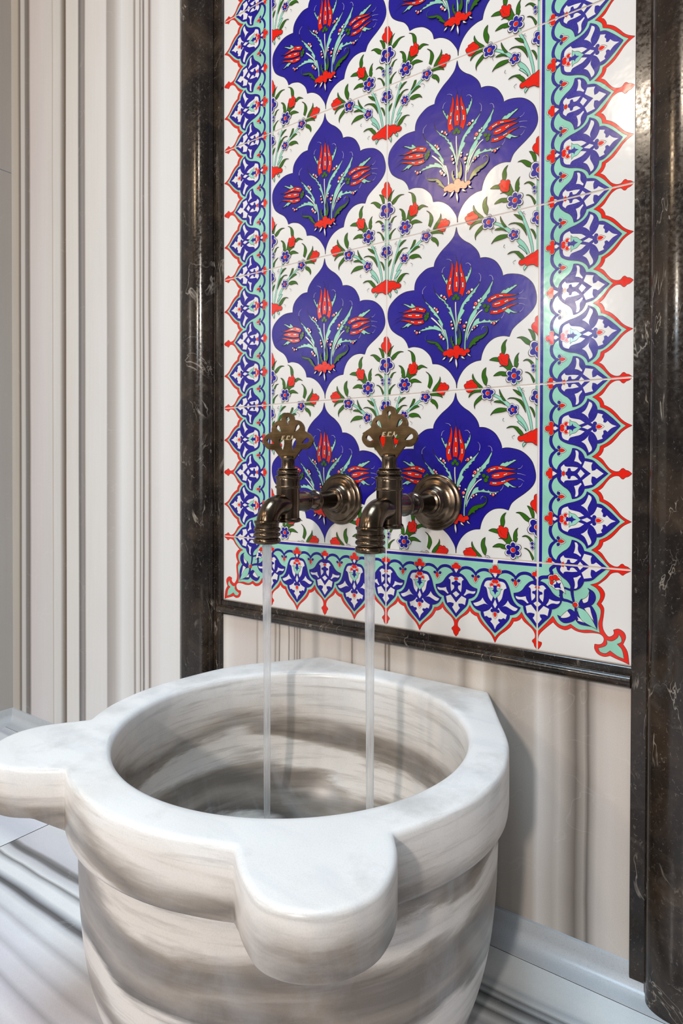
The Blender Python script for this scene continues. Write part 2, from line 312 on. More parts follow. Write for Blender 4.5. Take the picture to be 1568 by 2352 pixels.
# painted motifs: kind, segment, colour, outline, then points in hundredths of a centimetre
MED = [
 [1,0,1,2, [-17,982,1],[-2,908,0],[34,846,0],[92,790,0],[164,740,0],[235,669,0],[274,606,0],[291,547,1],[361,541,0],[437,509,0],[498,459,0],[545,386,0],[568,330,0],[575,288,1],[632,296,0],[711,286,0],[802,257,0],[880,200,0],[937,127,0],[968,35,0],[977,-41,0],[962,-107,0],[918,-169,0],[841,-234,0],[751,-297,0],[692,-353,0],[659,-428,1],[592,-411,0],[512,-414,0],[444,-439,0],[375,-496,0],[327,-582,0],[306,-668,1],[236,-675,0],[151,-709,0],[80,-768,0],[29,-844,0],[0,-922,0],[-4,-981,1],[-14,-907,0],[-51,-837,0],[-110,-758,0],[-185,-697,0],[-260,-663,0],[-333,-652,1],[-352,-578,0],[-398,-512,0],[-476,-448,0],[-554,-419,0],[-618,-409,0],[-678,-416,1],[-706,-346,0],[-763,-276,0],[-861,-214,0],[-936,-148,0],[-977,-56,0],[-991,46,0],[-970,143,0],[-903,219,0],[-813,277,0],[-715,304,0],[-595,303,1],[-587,381,0],[-556,446,0],[-493,504,0],[-415,546,0],[-320,553,1],[-308,609,0],[-270,670,0],[-202,739,0],[-112,809,0],[-46,883,0]],
 [1,0,2,1, [-323,300,1],[-301,241,0],[-264,195,0],[-227,158,0],[-195,134,0],[-161,107,1],[-153,80,0],[-122,59,1],[-117,27,0],[-91,21,1],[-68,-48,0],[-46,-116,0],[-46,-121,0],[-26,-184,0],[-12,-313,0],[-3,-362,0],[-2,-464,1],[-25,-462,1],[-26,-383,0],[-32,-274,0],[-46,-200,0],[-69,-124,0],[-99,-71,0],[-125,-34,1],[-101,-34,1],[-109,-12,0],[-150,30,1],[-137,37,1],[-158,62,0],[-182,84,1],[-171,90,1],[-190,105,0],[-219,123,1],[-216,132,1],[-237,140,0],[-256,160,1],[-264,178,0],[-290,211,0],[-317,263,0]],
 [2,0,5,4, [-323,300,0],[-328,322,0],[-325,341,0]],
 [1,0,2,1, [293,271,1],[281,233,0],[260,205,0],[235,166,1],[235,150,1],[218,145,0],[192,125,1],[201,116,1],[179,100,0],[162,86,0],[158,63,0],[111,46,1],[126,28,1],[98,28,0],[89,10,0],[72,-24,1],[98,-43,1],[81,-77,0],[51,-117,0],[30,-161,0],[7,-213,0],[-3,-314,1],[-9,-241,0],[-3,-169,0],[7,-98,0],[30,-41,0],[37,-15,0],[63,38,0],[107,91,0],[154,139,0],[201,179,0],[247,215,0],[277,246,0]],
 [2,0,0,4, [293,271,0],[302,313,0],[295,349,0],[274,374,0]],
 [1,0,2,1, [455,260,1],[452,220,0],[431,178,0],[421,129,0],[412,113,1],[385,94,0],[380,68,0],[342,37,1],[344,23,1],[300,7,1],[317,-14,1],[286,-33,1],[288,-54,1],[254,-62,1],[259,-81,1],[223,-152,0],[179,-205,0],[140,-272,0],[127,-330,0],[118,-382,0],[111,-447,0],[112,-525,1],[92,-523,1],[92,-457,0],[102,-327,0],[127,-222,0],[166,-126,0],[217,-56,0],[242,-3,0],[295,58,0],[359,126,0],[407,186,0],[440,240,0]],
 [2,0,0,4, [455,260,0],[448,298,0],[426,322,0],[404,319,0]],
 [1,0,2,1, [559,-203,1],[521,-216,0],[465,-220,0],[426,-212,0],[412,-193,1],[400,-209,0],[369,-204,0],[354,-185,1],[342,-192,0],[310,-206,0],[286,-200,0],[288,-164,1],[252,-170,0],[217,-202,0],[191,-254,0],[160,-310,0],[134,-354,0],[118,-424,1],[134,-402,0],[156,-351,0],[192,-284,0],[255,-239,0],[318,-227,0],[373,-230,0],[445,-237,0],[503,-234,0],[540,-218,0]],
 [2,0,0,3, [559,-203,0],[587,-171,0],[597,-136,0]],
 [1,0,2,1, [-479,241,1],[-463,185,0],[-430,136,0],[-392,97,0],[-344,51,0],[-290,-14,0],[-247,-78,0],[-216,-130,0],[-189,-176,1],[-195,-204,0],[-187,-233,0],[-155,-249,1],[-137,-315,0],[-122,-384,0],[-112,-501,1],[-138,-504,1],[-135,-431,0],[-152,-350,0],[-168,-288,0],[-210,-216,0],[-242,-159,0],[-269,-113,1],[-242,-121,1],[-263,-95,0],[-290,-69,0],[-327,-38,1],[-317,-30,1],[-338,-12,0],[-370,21,1],[-365,30,1],[-397,68,1],[-392,82,1],[-435,118,1],[-436,132,0],[-468,186,0]],
 [2,0,0,4, [-479,241,0],[-479,280,0],[-458,310,0],[-428,332,0]],
 [1,0,2,1, [-567,-209,1],[-522,-215,0],[-489,-209,1],[-484,-200,1],[-440,-201,0],[-438,-184,1],[-397,-190,0],[-394,-171,1],[-365,-177,0],[-322,-190,0],[-319,-173,1],[-284,-183,0],[-242,-212,0],[-195,-261,0],[-158,-322,0],[-145,-376,1],[-158,-360,0],[-189,-318,0],[-216,-282,1],[-210,-273,1],[-231,-256,1],[-258,-250,1],[-290,-235,0],[-349,-222,0],[-424,-222,0],[-489,-226,0]],
 [3,0,0,0, [-24,72,13],[-24,-9,13],[-16,-125,11],[-13,-216,9],[-12,-288,2]],
 [3,0,0,0, [324,-71,13],[280,-95,11],[236,-142,12],[185,-212,15],[153,-273,15],[134,-337,9],[121,-383,2]],
 [3,0,0,0, [-354,-75,15],[-306,-117,17],[-263,-161,15],[-216,-215,12],[-179,-282,13],[-153,-342,2]],
 [1,0,2,1, [-144,300,1],[-166,340,0],[-193,390,0],[-209,429,0],[-210,462,1],[-200,432,1],[-191,438,1],[-184,405,0],[-171,394,1],[-162,356,1],[-148,360,1],[-142,379,1],[-128,346,1]],
 [2,0,0,4, [-209,462,0],[-198,501,0],[-184,517,0],[-166,524,0]],
 [1,0,2,1, [113,277,1],[100,359,1],[117,364,1],[130,358,1],[141,404,1],[151,390,1],[158,437,1],[169,427,1],[173,482,1],[183,448,0],[177,402,0],[158,357,0],[137,317,0]],
 [2,0,0,4, [173,482,0],[153,509,0],[128,520,0],[106,512,0]],
 [1,0,3,1, [-82,581,1],[-80,536,0],[-86,489,0],[-104,423,0],[-126,350,0],[-141,287,0],[-141,226,0],[-130,172,0],[-108,128,1],[-95,158,0],[-59,165,1],[-72,211,0],[-79,277,0],[-73,337,0],[-62,416,0],[-57,492,0],[-64,541,0]],
 [1,0,3,1, [39,542,1],[27,512,0],[28,452,0],[35,379,0],[44,297,0],[39,238,0],[22,164,1],[50,152,0],[61,114,1],[85,170,0],[104,235,0],[104,303,0],[85,386,0],[59,455,0],[48,505,0]],
 [1,0,3,1, [-11,592,1],[-27,506,0],[-42,408,0],[-53,329,0],[-53,253,0],[-46,195,1],[-20,199,0],[7,187,1],[19,241,0],[22,309,0],[15,398,0],[2,513,0]],
 [2,0,5,4, [-11,592,0],[-20,630,0],[-36,669,0]],
 [2,0,5,3, [39,542,0],[46,585,0],[61,617,0]],
 [2,0,0,3, [-82,581,0],[-108,606,0],[-151,616,0]],
 [5,0,0,0, [-13,427,-9,386,7]],
 [5,0,0,0, [-12,310,-11,262,8]],
 [5,0,0,0, [-93,372,-99,341,6]],
 [5,0,0,0, [-99,287,-108,245,9]],
 [5,0,0,0, [50,404,59,371,6]],
 [5,0,0,0, [72,288,72,244,8]],
 [4,0,4,1, [-20,147,22]],
 [4,0,4,1, [-48,119,20]],
 [4,0,4,1, [9,112,21]],
 [1,0,2,1, [550,89,1],[578,118,0],[596,126,1],[610,119,1],[643,139,1],[657,132,1],[689,147,1],[698,143,1],[721,159,0],[758,155,1],[726,134,0],[689,113,0],[652,88,0],[624,75,1]],
 [1,0,2,1, [592,-122,1],[625,-145,0],[657,-167,1],[666,-155,1],[671,-145,0],[708,-163,1],[735,-165,0],[781,-160,1],[735,-154,0],[699,-137,0],[666,-113,0],[643,-98,1]],
 [1,0,3,1, [772,51,1],[712,49,0],[643,63,0],[578,82,0],[502,85,0],[445,71,0],[402,51,0],[380,29,1],[402,19,0],[407,0,1],[445,17,0],[502,35,0],[578,41,0],[643,36,0],[717,38,0]],
 [1,0,3,1, [763,-1,1],[689,11,0],[620,19,0],[550,14,0],[483,-3,0],[445,-22,1],[455,-35,0],[448,-56,1],[502,-67,0],[559,-59,0],[620,-37,0],[680,-17,0]],
 [1,0,3,1, [772,-62,1],[726,-57,0],[671,-62,0],[625,-73,0],[568,-92,0],[503,-98,0],[433,-95,1],[431,-117,0],[414,-131,1],[484,-145,0],[550,-139,0],[597,-123,0],[643,-98,0],[699,-75,0]],
 [5,0,0,0, [493,55,441,40,7]],
 [5,0,0,0, [540,63,573,56,6]],
 [5,0,0,0, [483,-30,540,-23,7]],
 [5,0,0,0, [606,-17,638,-6,6]],
 [5,0,0,0, [469,-116,507,-117,7]],
 [5,0,0,0, [578,-98,615,-88,6]],
 [2,0,0,3, [772,51,0],[808,63,0],[826,91,0]],
 [2,0,0,3, [763,-1,0],[812,-8,0],[862,-22,0]],
 [2,0,0,3, [772,-62,0],[808,-69,0],[849,-93,0]],
 [2,0,0,3, [781,-160,0],[812,-141,0],[828,-112,0]],
 [4,0,4,1, [354,-29,21]],
 [4,0,4,1, [400,-45,18]],
 [4,0,4,1, [381,-83,24]],
 [1,0,2,1, [-575,92,1],[-606,124,0],[-628,142,0],[-645,139,1],[-639,114,0],[-673,124,1],[-679,132,1],[-701,138,1],[-710,144,1],[-735,153,0],[-764,152,1],[-718,130,0],[-684,106,0],[-645,85,0],[-611,80,1]],
 [1,0,2,1, [-619,-122,1],[-656,-134,0],[-687,-155,1],[-704,-138,1],[-729,-147,1],[-763,-153,0],[-797,-156,1],[-757,-141,0],[-729,-125,0],[-706,-108,0],[-673,-100,1]],
 [1,0,3,1, [-815,55,1],[-758,50,0],[-690,62,0],[-623,82,0],[-562,88,0],[-501,76,0],[-452,55,0],[-422,29,1],[-443,12,0],[-446,-4,1],[-501,16,0],[-567,35,0],[-634,39,0],[-701,37,0],[-758,43,0]],
 [1,0,3,1, [-778,0,1],[-729,13,0],[-656,20,0],[-578,12,0],[-512,-5,0],[-465,-23,1],[-479,-41,0],[-468,-62,1],[-512,-63,0],[-578,-58,0],[-656,-41,0],[-718,-20,0]],
 [1,0,3,1, [-809,-50,1],[-758,-44,0],[-690,-59,0],[-622,-75,0],[-545,-85,0],[-462,-87,1],[-462,-106,0],[-451,-125,1],[-501,-138,0],[-567,-136,0],[-622,-119,0],[-678,-90,0],[-740,-64,0]],
 [5,0,0,0, [-623,60,-578,61,7]],
 [5,0,0,0, [-517,57,-479,46,8]],
 [5,0,0,0, [-673,-4,-634,-11,7]],
 [5,0,0,0, [-567,-19,-528,-24,8]],
 [5,0,0,0, [-634,-88,-600,-100,6]],
 [5,0,0,0, [-534,-111,-495,-115,7]],
 [2,0,5,5, [-778,0,0],[-843,-20,0],[-884,-40,0]],
 [2,0,5,5, [-809,-50,0],[-872,-76,0],[-901,-98,0]],
 [2,0,5,4, [-758,153,0],[-781,154,0],[-801,150,0]],
 [2,0,5,5, [-815,55,0],[-832,60,0],[-844,69,0]],
 [4,0,4,1, [-400,-23,20]],
 [4,0,4,1, [-429,-48,20]],
 [4,0,4,1, [-405,-56,19]],
 [4,0,4,1, [-427,-82,21]],
 [4,0,0,1, [192,187,15]],
 [4,0,0,1, [126,156,7]],
 [4,0,0,1, [-213,177,14]],
 [4,0,0,1, [-152,127,11]],
 [4,0,0,1, [283,42,16]],
 [4,0,0,1, [308,62,10]],
 [4,0,0,1, [224,-30,15]],
 [4,0,0,1, [-263,-18,15]],
 [4,0,0,1, [-306,35,12]],
 [4,0,3,1, [152,165,20]],
 [4,0,3,1, [-173,152,18]],
 [4,0,3,1, [243,11,22]],
 [4,0,3,1, [-279,13,17]],
 [4,0,0,1, [-583,-212,9]],
 [4,0,0,1, [-514,-240,11]],
 [4,0,0,1, [-231,-304,14]],
 [4,0,0,1, [-179,-360,15]],
 [4,0,3,1, [-555,-239,18]],
 [4,0,3,1, [-212,-333,18]],
 [4,0,0,1, [-75,-162,11]],
 [4,0,0,1, [-55,-247,13]],
 [4,0,0,1, [50,-155,11]],
 [4,0,0,1, [124,-198,12]],
 [4,0,0,1, [98,-287,11]],
 [4,0,0,1, [264,-255,10]],
 [4,0,0,1, [201,-294,10]],
 [4,0,3,1, [-69,-203,16]],
 [4,0,3,1, [42,-190,14]],
 [4,0,3,1, [98,-239,20]],
 [4,0,3,1, [228,-271,14]],
 [4,0,0,1, [443,-244,9]],
 [4,0,0,1, [507,-237,10]],
 [4,0,3,1, [476,-253,17]],
 [1,0,4,1, [-422,-352,1],[-346,-370,0],[-277,-388,0],[-229,-427,0],[-202,-473,0],[-168,-516,0],[-182,-527,1],[-222,-495,0],[-263,-460,1],[-250,-449,1],[-294,-420,1],[-284,-408,1],[-339,-399,0],[-394,-377,0]],
 [2,0,4,5, [-422,-352,0],[-433,-311,0],[-415,-285,0],[-391,-272,0]],
 [1,0,4,1, [153,-518,1],[166,-471,0],[198,-422,0],[242,-391,0],[305,-375,0],[349,-363,0],[380,-343,0],[393,-316,0],[380,-291,0],[349,-274,1],[380,-274,0],[400,-311,0],[390,-356,0],[355,-393,0],[324,-413,1],[287,-420,1],[287,-432,0],[243,-450,1],[249,-475,0],[211,-476,0],[185,-503,0]],
 [2,0,0,3, [352,-274,0],[327,-284,0],[321,-312,0]],
 [1,0,4,1, [-45,-484,1],[-68,-439,0],[-82,-389,0],[-75,-347,0],[-59,-334,1],[-59,-392,0],[-42,-406,1],[-52,-423,0],[-29,-455,0]],
 [1,0,4,1, [17,-226,1],[43,-271,0],[56,-327,0],[60,-393,0],[50,-440,0],[30,-468,1],[11,-436,0],[7,-393,0],[30,-372,1],[33,-318,0],[33,-276,0]],
 [1,0,0,1, [-142,-583,1],[-175,-592,0],[-195,-623,1],[-162,-614,0]],
 [1,0,0,1, [-42,-593,1],[-75,-602,0],[-108,-662,1],[-68,-639,0]],
 [1,0,0,1, [-15,-623,1],[-19,-674,0],[3,-742,1],[11,-689,0],[-1,-630,1]],
 [1,0,0,1, [63,-595,1],[66,-622,0],[115,-639,1],[83,-603,0]],
 [1,0,0,1, [141,-573,1],[153,-601,0],[195,-617,1],[160,-581,0]],
 [1,0,3,1, [-135,-510,1],[-102,-493,0],[-68,-493,0],[-42,-510,1],[-43,-478,0],[-9,-456,0],[30,-469,0],[45,-501,1],[76,-499,0],[99,-533,1],[121,-520,0],[153,-516,0],[174,-544,0],[160,-565,0],[128,-568,1],[121,-592,0],[89,-599,0],[57,-585,1],[30,-582,0],[24,-612,0],[-2,-626,0],[-29,-603,0],[-38,-581,1],[-81,-600,0],[-121,-585,0],[-131,-569,1],[-168,-573,0],[-187,-541,0],[-168,-516,0]],
 [2,0,5,3, [17,-486,0],[25,-494,0],[29,-504,0],[28,-514,0],[22,-522,0],[12,-527,0],[1,-527,0],[-10,-522,0],[-17,-513,0]],
 [2,0,5,3, [-97,-574,0],[-97,-565,0],[-91,-558,0],[-82,-556,0],[-72,-560,0],[-66,-568,0],[-66,-577,0],[-72,-583,0],[-81,-585,0]],
 [2,0,5,3, [-55,-557,0],[-52,-549,0],[-45,-545,0],[-37,-546,0],[-29,-551,0],[-26,-558,0],[-28,-566,0],[-34,-571,0],[-43,-571,0]],
 [2,0,5,3, [38,-577,0],[40,-570,0],[45,-565,0],[53,-564,0],[61,-567,0],[67,-573,0],[69,-580,0],[67,-587,0],[61,-592,0]],
 [2,0,5,3, [88,-515,0],[93,-520,0],[96,-526,0],[96,-532,0],[93,-538,0],[88,-542,0],[81,-543,0],[74,-542,0],[68,-538,0]],
]
BOU = [
 [3,0,2,0, [-2,314,56],[-1,-35,56],[-1,-530,49]],
 [2,0,5,4, [-2,314,0],[-1,-35,0],[-1,-530,0]],
 [3,0,2,0, [206,-21,23],[194,-38,23],[171,-113,24],[143,-197,24],[114,-281,24],[91,-357,23],[71,-443,21],[54,-525,19]],
 [3,0,2,0, [-239,-6,26],[-190,-98,28],[-153,-191,30],[-123,-278,30],[-98,-373,27],[-83,-447,24],[-74,-514,21]],
 [3,0,2,0, [517,-86,22],[462,-113,26],[449,-129,29],[371,-177,32],[309,-224,32]],
 [3,0,2,0, [213,-324,32],[178,-372,32],[150,-422,27]],
 [3,0,2,0, [167,-440,38],[138,-480,33],[115,-535,27]],
 [3,0,2,0, [-540,-80,27],[-472,-116,27],[-405,-165,35],[-338,-224,39]],
 [3,0,2,0, [-250,-331,34],[-201,-391,51],[-158,-454,45],[-125,-521,28]],
 [1,0,2,1, [-249,-408,1],[-219,-403,0],[-176,-446,1],[-146,-497,0],[-140,-518,1],[-188,-464,0],[-225,-430,0]],
 [1,0,2,1, [216,-406,1],[173,-406,0],[144,-436,0],[115,-481,0],[121,-501,1],[156,-478,0],[190,-444,0]],
 [3,0,2,0, [237,67,23],[222,33,23],[213,8,21]],
 [3,0,2,0, [-251,65,26],[-237,20,26]],
 [1,0,4,1, [107,643,1],[76,622,0],[54,597,0],[36,563,0],[21,518,0],[28,470,1],[43,497,0],[59,539,0],[72,589,0],[89,619,0]],
 [1,0,4,1, [7,597,1],[25,555,0],[25,471,1],[3,484,1]],
 [1,0,4,1, [-124,633,1],[-96,626,0],[-64,599,0],[-46,572,0],[-39,532,0],[-46,472,1],[-73,521,0],[-96,584,0]],
 [1,0,4,1, [-257,549,1],[-220,558,0],[-178,552,0],[-137,530,0],[-105,503,0],[-82,479,1],[-107,450,1],[-146,469,0],[-188,513,0],[-215,539,0]],
 [1,0,4,1, [257,544,1],[209,557,0],[165,555,0],[116,533,0],[81,507,0],[68,480,1],[95,454,1],[134,483,0],[165,521,0],[209,544,0]],
 [1,0,4,1, [313,560,1],[347,548,0],[386,523,0],[416,479,0],[424,436,0],[422,407,0],[425,384,1],[384,394,1],[373,433,0],[367,491,0],[352,535,0]],
 [1,0,4,1, [454,306,1],[460,338,0],[517,353,0],[598,306,1],[529,322,0],[473,296,1]],
 [1,0,4,1, [318,334,1],[310,299,0],[293,239,0],[280,205,0],[319,166,1],[344,187,0],[379,216,0],[442,239,1],[391,254,0],[353,248,1],[335,282,0]],
 [1,0,4,1, [179,378,1],[205,374,0],[240,349,0],[266,305,0],[275,258,0],[275,206,1],[241,209,1],[225,243,0],[232,260,1],[221,282,0],[216,339,0]],
 [1,0,4,1, [333,149,1],[352,179,0],[429,186,0],[518,131,1],[442,142,0],[404,145,1],[365,131,0]],
 [1,0,4,1, [146,295,1],[113,296,0],[82,283,0],[60,253,0],[53,236,1],[73,224,1],[91,254,0],[109,284,0]],
 [1,0,4,1, [136,142,1],[100,130,0],[65,104,0],[38,75,0],[34,22,1],[56,18,1],[65,66,0],[91,106,0]],
 [1,0,4,1, [-370,546,1],[-394,534,0],[-422,505,0],[-439,462,0],[-438,422,0],[-434,390,1],[-400,382,1],[-386,434,0],[-391,498,0]],
 [1,0,4,1, [-587,326,1],[-536,351,0],[-464,341,0],[-449,291,1],[-536,313,0]],
 [1,0,4,1, [-341,326,1],[-327,288,0],[-298,219,0],[-293,195,0],[-307,167,0],[-345,171,1],[-383,210,0],[-421,238,0],[-464,239,1],[-431,248,0],[-402,243,0],[-369,242,0],[-355,255,0]],
 [1,0,4,1, [-224,378,1],[-252,357,0],[-275,320,0],[-284,279,0],[-282,224,1],[-247,212,1],[-233,252,0],[-245,270,1],[-235,287,0],[-240,347,0]],
 [1,0,4,1, [-536,135,1],[-507,161,0],[-464,180,0],[-416,178,0],[-357,161,1],[-368,121,1],[-421,127,0],[-440,139,1],[-483,136,0]],
 [1,0,4,1, [-182,276,1],[-155,293,0],[-122,294,0],[-86,274,0],[-54,236,0],[-81,223,1],[-104,259,0],[-136,281,0]],
 [1,0,4,1, [-159,149,1],[-131,149,0],[-94,126,0],[-62,84,0],[-42,42,0],[-58,18,1],[-71,52,0],[-94,106,0],[-122,135,0]],
 [1,0,4,1, [574,264,1],[605,246,0],[640,211,0],[663,168,0],[667,126,0],[648,79,0],[633,48,1],[602,75,1],[613,114,1],[621,171,0],[615,223,0]],
 [1,0,4,1, [772,188,1],[780,145,0],[770,100,0],[752,63,0],[710,11,0],[668,23,1],[702,74,0],[744,119,0],[766,155,0]],
 [1,0,4,1, [633,-17,1],[664,10,0],[695,11,0],[733,-15,0],[771,-33,0],[794,-44,0],[811,-77,1],[771,-57,0],[714,-45,0],[657,-39,0]],
 [1,0,4,1, [661,-81,1],[703,-100,0],[734,-137,0],[745,-177,0],[734,-212,1],[722,-183,0],[692,-146,1],[672,-138,0],[640,-108,1]],
 [1,0,4,1, [488,-168,1],[460,-150,0],[421,-152,0],[377,-183,0],[343,-215,1],[405,-193,0],[455,-174,0]],
 [1,0,4,1, [426,-66,1],[415,-107,0],[388,-136,0],[343,-171,1],[371,-123,0],[398,-65,1]],
 [1,0,4,1, [337,-259,1],[377,-244,0],[427,-246,0],[477,-268,0],[510,-316,1],[477,-295,0],[433,-291,0],[383,-296,0],[340,-281,1]],
 [1,0,4,1, [291,-38,1],[246,-39,0],[206,-65,0],[177,-114,1],[206,-95,0],[252,-60,0]],
 [1,0,4,1, [314,-146,1],[269,-134,0],[223,-142,0],[195,-162,0],[166,-176,0],[143,-222,0],[126,-273,0],[117,-321,1],[155,-259,0],[201,-193,0],[246,-147,0]],
 [1,0,4,1, [73,-238,1],[44,-258,0],[23,-284,0],[24,-334,1],[47,-299,0]],
 [1,0,4,1, [-105,-243,1],[-75,-256,0],[-51,-291,0],[-39,-333,0],[-44,-373,1],[-62,-319,0],[-87,-269,0]],
 [1,0,4,1, [-300,-35,1],[-257,-49,0],[-208,-79,0],[-190,-128,1],[-238,-98,0],[-275,-61,0]],
 [1,0,4,1, [-364,-148,1],[-334,-131,0],[-287,-132,0],[-281,-134,0],[-238,-147,0],[-189,-174,0],[-159,-241,0],[-143,-314,1],[-177,-247,0],[-220,-189,0],[-263,-155,0],[-287,-144,0],[-334,-139,0]],
 [1,0,4,1, [-792,186,1],[-781,148,0],[-746,92,0],[-667,16,0],[-677,2,1],[-726,20,0],[-761,63,0],[-791,113,0],[-801,156,0]],
 [1,0,4,1, [-624,245,1],[-665,211,0],[-679,142,0],[-655,65,0],[-623,29,1],[-608,104,0],[-631,168,0]],
 [1,0,4,1, [-846,-98,1],[-836,-64,0],[-806,-37,0],[-756,-6,0],[-706,4,0],[-652,-2,0],[-657,-38,1],[-706,-40,0],[-756,-43,0],[-801,-58,0]],
 [1,0,4,1, [-765,-238,1],[-775,-196,0],[-766,-154,0],[-731,-112,0],[-681,-77,0],[-662,-109,1],[-696,-138,0],[-736,-167,0],[-765,-198,0]],
 [1,0,4,1, [-460,-20,1],[-443,-59,0],[-414,-112,0],[-381,-161,0],[-414,-155,1],[-443,-106,0],[-458,-64,0]],
 [1,0,4,1, [-530,-169,1],[-501,-155,0],[-453,-156,0],[-414,-178,0],[-381,-216,1],[-433,-187,0],[-481,-178,0]],
 [1,0,4,1, [-570,-325,1],[-544,-286,0],[-500,-250,0],[-443,-240,0],[-362,-255,0],[-366,-278,1],[-428,-290,0],[-500,-297,0],[-539,-302,0]],
 [1,0,4,1, [333,-479,1],[293,-462,0],[236,-462,0],[190,-488,0],[156,-532,0],[144,-565,1],[179,-561,1],[219,-533,0],[236,-506,0],[282,-470,0]],
 [1,0,4,1, [-373,-481,1],[-337,-459,0],[-286,-458,0],[-230,-473,0],[-225,-484,0],[-188,-520,0],[-164,-570,0],[-200,-569,1],[-237,-528,0],[-255,-504,1],[-298,-471,0]],
 [1,0,3,1, [8,768,0],[35,729,0],[42,693,1],[69,658,0],[62,614,0],[35,575,0],[2,520,1],[-25,572,0],[-59,603,0],[-84,655,0],[-66,691,0],[-43,703,1],[-39,748,0],[-19,766,0]],
 [1,0,3,1, [353,244,1],[338,266,0],[331,302,0],[329,339,0],[339,374,0],[356,381,0],[378,367,1],[391,396,0],[416,405,0],[431,386,0],[431,366,1],[450,363,0],[459,343,0],[450,311,1],[455,292,0],[442,261,0],[408,247,0]],
 [1,0,3,1, [-369,238,1],[-407,246,0],[-440,258,0],[-460,281,0],[-464,310,0],[-479,333,0],[-474,356,0],[-457,360,1],[-455,387,0],[-431,393,0],[-403,379,0],[-393,365,1],[-379,376,0],[-355,369,0],[-343,346,0],[-350,317,0],[-353,286,0],[-352,254,1]],
 [1,0,3,1, [714,13,1],[744,48,0],[763,81,0],[778,108,0],[797,111,0],[812,97,1],[831,108,0],[853,98,0],[861,80,1],[883,76,0],[896,52,0],[883,24,0],[865,1,0],[842,-14,0],[831,-39,0],[809,-44,0],[771,-29,0],[741,-13,0]],
 [1,0,3,1, [-726,28,1],[-746,60,0],[-771,77,1],[-791,105,0],[-811,113,0],[-847,100,0],[-872,97,0],[-872,77,1],[-897,65,0],[-905,47,0],[-892,20,0],[-871,-21,0],[-836,-40,0],[-806,-29,0],[-776,-19,0],[-756,-6,1]],
 [2,0,5,5, [-443,341,0],[-436,312,0],[-407,278,0],[-378,260,0],[-350,254,0]],
 [2,0,5,5, [408,355,0],[427,335,0],[416,312,0],[387,285,0],[361,265,0]],
 [2,0,5,4, [755,62,0],[789,75,0],[816,73,0],[827,57,0],[846,69,0],[857,80,0]],
 [2,0,5,5, [-862,67,0],[-831,65,0],[-801,71,0]],
 [1,0,2,1, [-163,-646,1],[-181,-674,0],[-172,-701,1],[-133,-656,1]],
 [1,0,2,1, [45,-664,1],[28,-681,0],[57,-741,1],[66,-692,0]],
 [1,0,2,1, [133,-643,1],[121,-666,0],[156,-694,1],[159,-662,0]],
 [1,0,3,1, [-152,-552,0],[-116,-537,1],[-86,-521,0],[-56,-519,1],[-26,-499,0],[9,-498,0],[39,-523,1],[86,-525,0],[133,-543,0],[144,-565,1],[179,-568,0],[214,-596,0],[202,-629,0],[162,-633,0],[145,-625,1],[133,-648,0],[110,-644,0],[86,-626,1],[63,-657,0],[28,-676,0],[4,-688,0],[-31,-677,0],[-67,-651,0],[-115,-649,0],[-145,-652,0],[-163,-626,1],[-206,-635,0],[-236,-609,0],[-224,-576,0],[-188,-571,1]],
 [2,0,5,4, [-152,-562,0],[-148,-554,0],[-140,-550,0],[-129,-551,0],[-120,-557,0],[-116,-566,0],[-118,-575,0],[-126,-580,0],[-137,-579,0]],
 [2,0,5,4, [20,-641,0],[19,-630,0],[26,-623,0],[38,-620,0],[50,-625,0],[58,-634,0],[60,-644,0],[54,-653,0],[43,-656,0]],
 [2,0,5,4, [104,-634,0],[103,-625,0],[108,-618,0],[117,-615,0],[128,-617,0],[136,-624,0],[140,-633,0],[138,-641,0],[131,-647,0]],
 [2,0,5,4, [-46,-627,0],[-39,-629,0],[-33,-633,0],[-29,-638,0],[-29,-645,0],[-32,-650,0],[-37,-652,0],[-44,-653,0],[-51,-650,0]],
 [2,0,5,5, [486,-144,0],[517,-145,0],[545,-178,0],[523,-208,0]],
 [2,0,5,6, [-525,-142,0],[-566,-162,0],[-549,-203,0]],
 [2,0,5,6, [-404,-361,0],[-418,-386,0],[-394,-402,0]],
 [2,0,5,6, [-271,-564,0],[-304,-582,0],[-285,-608,0]],
 [2,0,5,5, [355,-345,0],[386,-370,0],[366,-391,0]],
 [2,0,5,5, [254,-559,0],[282,-583,0],[265,-605,0]],
 [2,0,5,5, [-172,-35,0],[-199,-40,0],[-159,-68,0],[-184,-83,0],[-156,-99,0]],
 [2,0,5,5, [154,-30,0],[119,-63,0],[160,-66,0],[125,-99,0]],
 [6,0,1,0, [-3,396,124,10,5]],
 [6,0,1,0, [272,123,105,0,6]],
 [6,0,1,0, [-284,118,108,30,6]],
 [6,0,1,0, [574,-49,84,10,5]],
 [6,0,1,0, [-602,-61,92,-10,5]],
 [6,0,1,0, [-294,-271,76,40,5]],
 [6,0,1,0, [264,-269,72,10,6]],
 [6,0,1,0, [-7,-138,96,20,5]],
 [6,0,1,0, [46,208,28,0,4]],
 [6,0,1,0, [43,161,25,0,4]],
 [6,0,1,0, [-59,208,28,0,4]],
 [6,0,1,0, [-56,163,25,0,4]],
]
